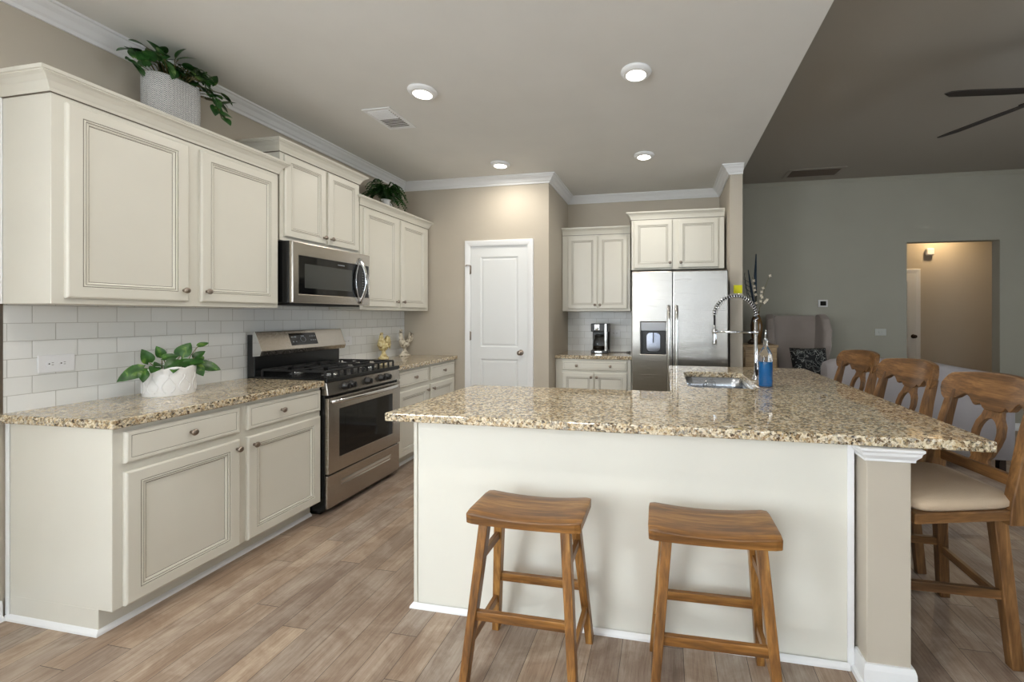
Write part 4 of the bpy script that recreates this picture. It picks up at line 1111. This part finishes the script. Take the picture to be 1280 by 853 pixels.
# ------------------------------------------------------------------ bar chairs
def bar_chair(label, loc):
    r = thing('bar_chair', label, 'bar chair', loc, 0, 'carved-back wooden chairs along the bar')
    YW = .18
    def at(sx, sy, z): t = 1-z/.58; return Vector((sx*(.175+.04*t), sy*(.175+.035*t), z))
    for sx in (-1, 1):
        for sy in (-1, 1):
            b = MB(); b.beam(at(sx, sy, 0), at(sx, sy, .575), .042, .040, up=(0, 1, 0), w2=.048, t2=.048); b.build('leg', M['ch_z'], r, bev=.004)
    b = MB()
    for s_ in (-1, 1):
        b.beam(at(-1, s_, .558), at(1, s_, .558), .026, .036); b.beam(at(s_, -1, .558), at(s_, 1, .558), .026, .036)
    b.build('base_rail', M['ch_x'], r, bev=.003)
    b = MB(); b.lathe([(.001, .575), (.13, .575), (.13, .592), (.001, .592)], n=24); b.build('swivel_plate', M['black'], r)
    for s_ in (-1, 1):
        b = MB(); b.beam(at(-1, s_, .27), at(1, s_, .27), .020, .036); b.build('stretcher', M['ch_x'], r, bev=.002)
    b = MB(); b.beam(at(1, -1, .235), at(1, 1, .235), .020, .034); b.build('stretcher', M['ch_y'], r, bev=.002)
    b = MB(); b.beam(at(-1, -1, .20), at(-1, 1, .20), .024, .036); b.build('stretcher', M['ch_y'], r, bev=.002)
    RZ = math.radians(10.5); OX, OY = -.042, -.118
    def part(b, name, mat, bev=0): return b.build(name, mat, r, bev=bev, loc=(OX, OY, 0), rotz=RZ)
    # seat frame, trapezoid
    b = MB()
    bot = [(-.215, -.225), (.20, -.195), (.20, .195), (-.215, .225)]
    b.hexa([(x, y, .592) for x, y in bot], [(x, y, .632) for x, y in bot]); part(b, 'seat_frame', M['ch_x'], .005)
    # cushion
    b = MB(); loops = []
    for (e, z) in ((.008, .6325), (-.004, .645), (-.004, .662), (.012, .677), (.05, .688), (.12, .695)):
        pts = []
        for i in range(40):
            a = 2*PI*i/40; c_, s_ = math.cos(a), math.sin(a)
            q = .34; x = math.copysign(abs(c_)**q, c_)*(.212-e) - .005; wd = .222 - .03*(x+.2)/.4
            y = math.copysign(abs(s_)**q, s_)*(wd-e)
            pts.append((x, y, z))
        loops.append(pts)
    b.rings(loops, smooth=True, cap0=True, cap1=True); part(b, 'seat_cushion', M['seat'])
    def back(z): return .195 + max(0, z-.66)*.26 + .03*max(0, (.66-z)/.1)*0
    for s_ in (-1, 1):
        b = MB(); pts = [(.19, .184, .575), (.196, .184, .66), (.212, .180, .76), (.243, .175, .90), (.276, .172, 1.02)]
        for i in range(len(pts)-1):
            pass
        loops = []
        for i, (x, y, z) in enumerate(pts):
            hw = (.040, .036, .026, .020, .014)[i]; ht = .020
            loops.append([(x-hw, s_*y-ht, z), (x+hw, s_*y-ht, z), (x+hw, s_*y+ht, z), (x-hw, s_*y+ht, z)])
        b.rings(loops, cap0=True, cap1=True); part(b, 'back_post', M['ch_z'], .004)
    # carved crest rail
    b = MB(); nn = 46
    def topz(y):
        t = abs(y)/.207; return 1.108 - .022*t**2 - .045*max(0, (t-.82)/.18)**2.2
    key = [(0, .950), (.035, .950), (.052, .958), (.066, .975), (.085, .962), (.098, .966), (.115, .990), (.135, 1.004), (.155, .996), (.175, .978), (.20, .968), (.225, .972), (.238, .990), (.245, 1.02)]
    def botz(y):
        y = abs(y)*.245/.207
        for (a, za), (c_, zc) in zip(key, key[1:]):
            if y <= c_: return za + (zc-za)*(y-a)/(c_-a)
        return key[-1][1]
    A = []; B_ = []
    for i in range(nn+1):
        y = -.207 + .414*i/nn; cv = .318 - 1.3*y*y
        for z in (botz(y), topz(y)):
            xx = cv + (z-1.05)*.22
            A.append((xx-.016, y, z)); B_.append((xx+.016, y, z))
    fs = []
    N_ = len(A)
    for i in range(nn):
        a = 2*i; fs += [(a, a+1, a+3, a+2), (N_+a, N_+a+2, N_+a+3, N_+a+1), (a+1, N_+a+1, N_+a+3, a+3), (a, a+2, N_+a+2, N_+a)]
    fs += [(0, N_, N_+1, 1), (N_-2, N_-1, 2*N_-1, 2*N_-2)]
    b.add(A + B_, fs); part(b, 'crest_rail', M['ch_y'], .004)
    # lower back rail
    b = MB(); b.beam((.215, -.175, .722), (.215, .175, .722), .022, .045); part(b, 'lower_rail', M['ch_y'], .003)
    # splat with oval opening
    side = [(.028, .735), (.040, .745), (.036, .758), (.046, .775), (.060, .82), (.066, .86), (.060, .90), (.044, .93), (.036, .965)]
    outl = [(y, z) for y, z in side] + [(-y, z) for y, z in reversed(side)]
    hole = [(.041*math.cos(2*PI*i/24), .852 + .070*math.sin(2*PI*i/24)) for i in range(24)]
    b = MB(); b.prism(outl, [hole], -.010, .010, lambda u, v, t: (.226 + (v-.73)*.30 + t, u, v)); part(b, 'splat', M['ch_z'], .002)
    return r
bar_chair('brown carved-back bar chair with tan seat nearest the camera, beside the end column', (1.10, 2.065, 0))
bar_chair('brown carved-back bar chair, middle one of the three at the bar', (1.10, 2.665, 0))
bar_chair('brown carved-back bar chair farthest along the bar, near the wing chair', (1.10, 3.265, 0))

# ------------------------------------------------------------------ living room furniture
sf = thing('sofa', 'grey-lilac fabric sofa seen from behind beyond the bar chairs', 'sofa', (1.45, 4.10, 0))
b = MB(); nn = 24; loops = []
SWD = 1.47
prof_top = lambda t: .945 + .02*math.sin(t*5) - .085*max(0, (t-.55)/.45)
for i in range(nn+1):
    t = i/nn; x = SWD*t; zt = prof_top(t); e = 0 if 0 < i < nn else .02
    loops.append([(x, .0+e, .12), (x, .0+e, zt-.06-e), (x, .03+e, zt-.02-e), (x, .09, zt-e), (x, .16-e, zt-.02-e), (x, .20-e, zt-.07-e), (x, .20-e, .12)])
b.rings(loops, cap0=True, cap1=True, smooth=True); b.build('backrest', M['sofa'], sf)
b = MB(); b.box(.16, SWD-.16, .20, .70, .12, .45); b.build('seat', M['sofa'], sf, bev=.03, seg=3)
for x0 in (.0, SWD-.16):
    b = MB(); b.box(x0, x0+.16, .201, .70, .12, .64); b.build('armrest', M['sofa'], sf, bev=.05, seg=3)
for x0 in (.17, SWD/2+.005):
    b = MB(); b.box(x0, x0+SWD/2-.175, .22, .72, .451, .58); b.build('seat_cushion', M['sofa'], sf, bev=.04, seg=3)
for x0 in (.05, SWD-.1):
    for y_ in (.04, .63):
        b = MB(); b.box(x0, x0+.05, y_, y_+.05, 0, .12); b.build('leg', M['bronze'], sf, bev=.003)

wc = thing('wing_chair', 'tall taupe wingback armchair against the living room wall', 'armchair', (1.545, 5.27, 0), -.10); wc.scale = (.84, .95, 1)
b = MB(); loops = []
for i in range(15):
    t = i/14; z = .38 + .97*t; hw = .20 + .13*t - .07*max(0, (t-.86)/.14)**2; y = .10 + .16*t
    loops.append([(-hw, y, z), (-hw*.6, y+.03, z), (0, y+.045, z), (hw*.6, y+.03, z), (hw, y, z), (hw, y+.12, z), (0, y+.14, z), (-hw, y+.12, z)])
b.rings(loops, cap0=True, cap1=True, smooth=True); b.build('backrest', M['wing'], wc, bev=.01)
for s_ in (-1, 1):
    b = MB()
    out = [(.30, .55), (.02, .60), (.0, .80), (-.04, 1.0), (-.02, 1.18), (.06, 1.31), (.16, 1.365), (.28, 1.36), (.34, 1.2)]
    b.prism([(-y, z) for y, z in out], [], -.055, .055, lambda u, v, t, s_=s_: (s_*(.235 + .095*(v-.55)/.8 + (.30*(.2+u) if u > -.2 else 0)) + t, -u, v)); b.build('wing', M['wing'], wc, bev=.035, seg=3)
    b = MB(); b.box(s_*.33-.07, s_*.33+.07, -.36, .12, .20, .70); b.build('armrest', M['wing'], wc, bev=.05, seg=3)
b = MB(); b.box(-.26, .26, -.36, .15, .18, .42); b.build('seat', M['wing'], wc, bev=.02)
b = MB(); b.box(-.255, .255, -.39, .10, .421, .58); b.build('seat_cushion', M['wing'], wc, bev=.05, seg=3)
for sx in (-.28, .28):
    for sy in (-.30, .22):
        b = MB(); b.beam((sx, sy, 0), (sx, sy, .19), .035, .035, w2=.05, t2=.05); b.build('leg', M['bronze'], wc)
def pillow(name, label, loc, rz, w_, h_, tilt, mat):
    b = MB(); n_ = 14; top = []; bot = []
    for j in range(n_+1):
        for i in range(n_+1):
            u = -1+2*i/n_; v = -1+2*j/n_; th = .075*((1-u**4)*(1-v**4))**.5
            pin = 1 - .06*(1-abs(u))*abs(v)**3 
            x = u*w_/2*(1-.07*(1-v*v)*abs(u)**3*0 - .05*(1-abs(v))*abs(u)); z = v*h_/2*(1-.05*(1-abs(u))*abs(v))
            ct, st_ = math.cos(tilt), math.sin(tilt)
            for (lst, y) in ((top, -th), (bot, th)): lst.append((x, y*ct + z*st_, z*ct - y*st_))
    k = n_+1; fs = [(j*k+i, j*k+i+1, (j+1)*k+i+1, (j+1)*k+i) for j in range(n_) for i in range(n_)]
    b.add(top, fs, 0, True); b.add(bot, [f[::-1] for f in fs], 0, True)
    o = b.build(name, mat, loc=loc, rotz=rz); tag(o, label, 'pillow'); return o
pillow('throw_pillow', 'black and grey floral throw pillow on the wing chair', (1.60, 5.06, .79), .10, .40, .40, .30, M['floral'])

ch = thing('chest', 'pale wooden chest at the partition wall carrying the brown vase', 'chest', (.79, 4.55, 0))
b = MB(); b.box(.01, .34, .01, .31, .06, 1.02); b.build('case', M['chest'], ch, bev=.003)
b = MB(); b.box(0, .352, 0, .32, 1.021, 1.045); b.build('top', M['chest'], ch, bev=.003)
for k in range(4):
    b = MB(); b.box(.025, .325, -.006, .008, .09+k*.23, .30+k*.23); d_ = b.build('drawer_front', M['chest'], ch, bev=.003)
    b = MB(); b.lathe([(.001, 0), (.007, 0), (.012, .015), (.001, .022)], (.175, -.006, .195+k*.23), 12, axis='y'); b.build('knob', M['bronze'], d_)
for sx in (.02, .30):
    for sy in (.02, .27): 
        b = MB(); b.box(sx, sx+.03, sy, sy+.03, 0, .06); b.build('foot', M['chest'], ch)
vs_ = thing('vase', 'tall brown glazed vase holding dark branches and pale blossoms', 'vase', (.962, 4.72, 1.0455))
b = MB(); b.lathe([(.001, 0), (.038, 0), (.045, .02), (.060, .12), (.062, .20), (.050, .27), (.030, .31), (.026, .33), (.034, .35), (.028, .35), (.022, .33)], n=24, caps=False); b.build('body', M['vase'], vs_)
bo = MB(); bo.ellipsoid((-.03, -.06, .03), .03, .02, .03); bo.ellipsoid((-.055, -.05, .018), .018, .018, .018); tag(bo.build('ornament', M['bronze'], loc=(.93, 4.70, 1.0455)), 'small dark ornament at the foot of the brown vase', 'ornament')
def spray(name, label, z0=.34): return thing(name, label, 'branch', (.962, 4.72, 1.0455))
sp_ = thing('dried_branch', 'long dark teal feathery stalks rising from the brown vase', 'branch', (.962, 4.72, 1.0455))
b = MB(); b.tube([(0, 0, .20), (-.008, 0, .5), (-.012, 0, .75), (-.004, 0, .97)], [.005, .013, .015, .006], 6); b.tube([(0, 0, .20), (-.03, 0, .45), (-.06, 0, .62), (-.085, 0, .80)], [.005, .012, .013, .004], 6)
b.build('stalk', M['teal'], sp_)
b = MB(); rnd = random.Random(4)
for k in range(6):
    a = -.1 - .02*k; z_ = .40+.05*k
    b.tube([(-.05, 0, z_), (-.08-.01*k, 0, z_+.05), (-.10-.004*k, 0, z_+.12)], .003, 5)
b.tube([(0, 0, .2), (-.05, 0, .45), (-.10, .01, .60), (-.115, .0, .68)], .003, 5); b.build('twig', M['twig'], sp_)
bl_ = thing('blossom_branch', 'thin curved branch with pale blossoms in the brown vase', 'branch', (.962, 4.72, 1.0455))
b = MB(); b.tube([(.01, -.02, .2), (.03, -.02, .40), (.08, -.02, .60), (.13, -.02, .74)], .0025, 5); b.tube([(.01, -.02, .2), (-.01, -.02, .5), (-.045, -.02, .72)], .0025, 5); b.tube([(.02, -.02, .38), (.06, -.02, .44), (.09, -.02, .46)], .002, 5); b.build('twig', M['stem'], bl_)
b = MB()
for (x, z) in ((.085, .46), (.10, .475), (.075, .445), (.04, .52), (.045, .56), (.05, .50), (.06, .60), (.035, .46), (-.03, .62), (-.025, .58), (-.035, .68), (-.015, .53), (.13, .73), (-.01, .44)):
    for k in range(4):
        a = 2*PI*k/4 + x*20; leaf_add(b, (x, -.03, z), (math.cos(a), -.4, math.sin(a)), (0, -1, 0), .020, .014, droop=.2, heart=False)
b.build('blossom', M['blossom'], bl_, recalc=False)

# lit hall lamp
r = thing('recessed_light', 'hall ceiling light behind the living room opening', 'ceiling light', (3.95, 6.72, 2.75))
b = MB(); b.lathe([(.08, -.0005), (.08, -.012), (.06, -.02), (.06, -.0005)], n=24, caps=False); b.build('trim_ring', M['trim'], r)
b = MB(); b.lathe([(.0595, -.012), (.001, -.018)], n=24, caps=False); b.build('diffuser', M['lamp'], r)
l = bpy.data.lights.new('hall_downlight', 'AREA'); l.shape = 'DISK'; l.size = .12; l.energy = 9; l.color = (1, .70, .38)
o = bpy.data.objects.new('hall_downlight', l); COL.objects.link(o); o.parent = r; o.location = (0, 0, -.03)

# unseen globe pendant, added to brighten the ceiling and upper walls
pn = thing('added_pendant_lamp', 'unseen white globe pendant added behind the camera to brighten the upper room', 'added lamp', (-1.0, -1.5, 0))
b = MB(); b.tube([(0, 0, 2.06), (0, 0, KC-.02)], .006, 8); b.lathe([(.001, KC-.03), (.06, KC-.03), (.06, KC-.001), (.001, KC-.001)], n=20); b.lathe([(.001, 2.02), (.04, 2.02), (.03, 2.07), (.001, 2.075)], n=20); b.build('stem', M['bronze'], pn)
b = MB(); b.ellipsoid((0, 0, 1.90), .15, .15, .15, n=24, k=14); b.build('globe', emis('added_pendant_globe', (1, .95, .88, 1), 6), pn)
l = bpy.data.lights.new('added_pendant_light', 'POINT'); l.shadow_soft_size = .17; l.energy = 82; l.color = (1, .975, .95)
o = bpy.data.objects.new('added_pendant_light', l); COL.objects.link(o); o.parent = pn; o.location = (0, 0, 1.90)
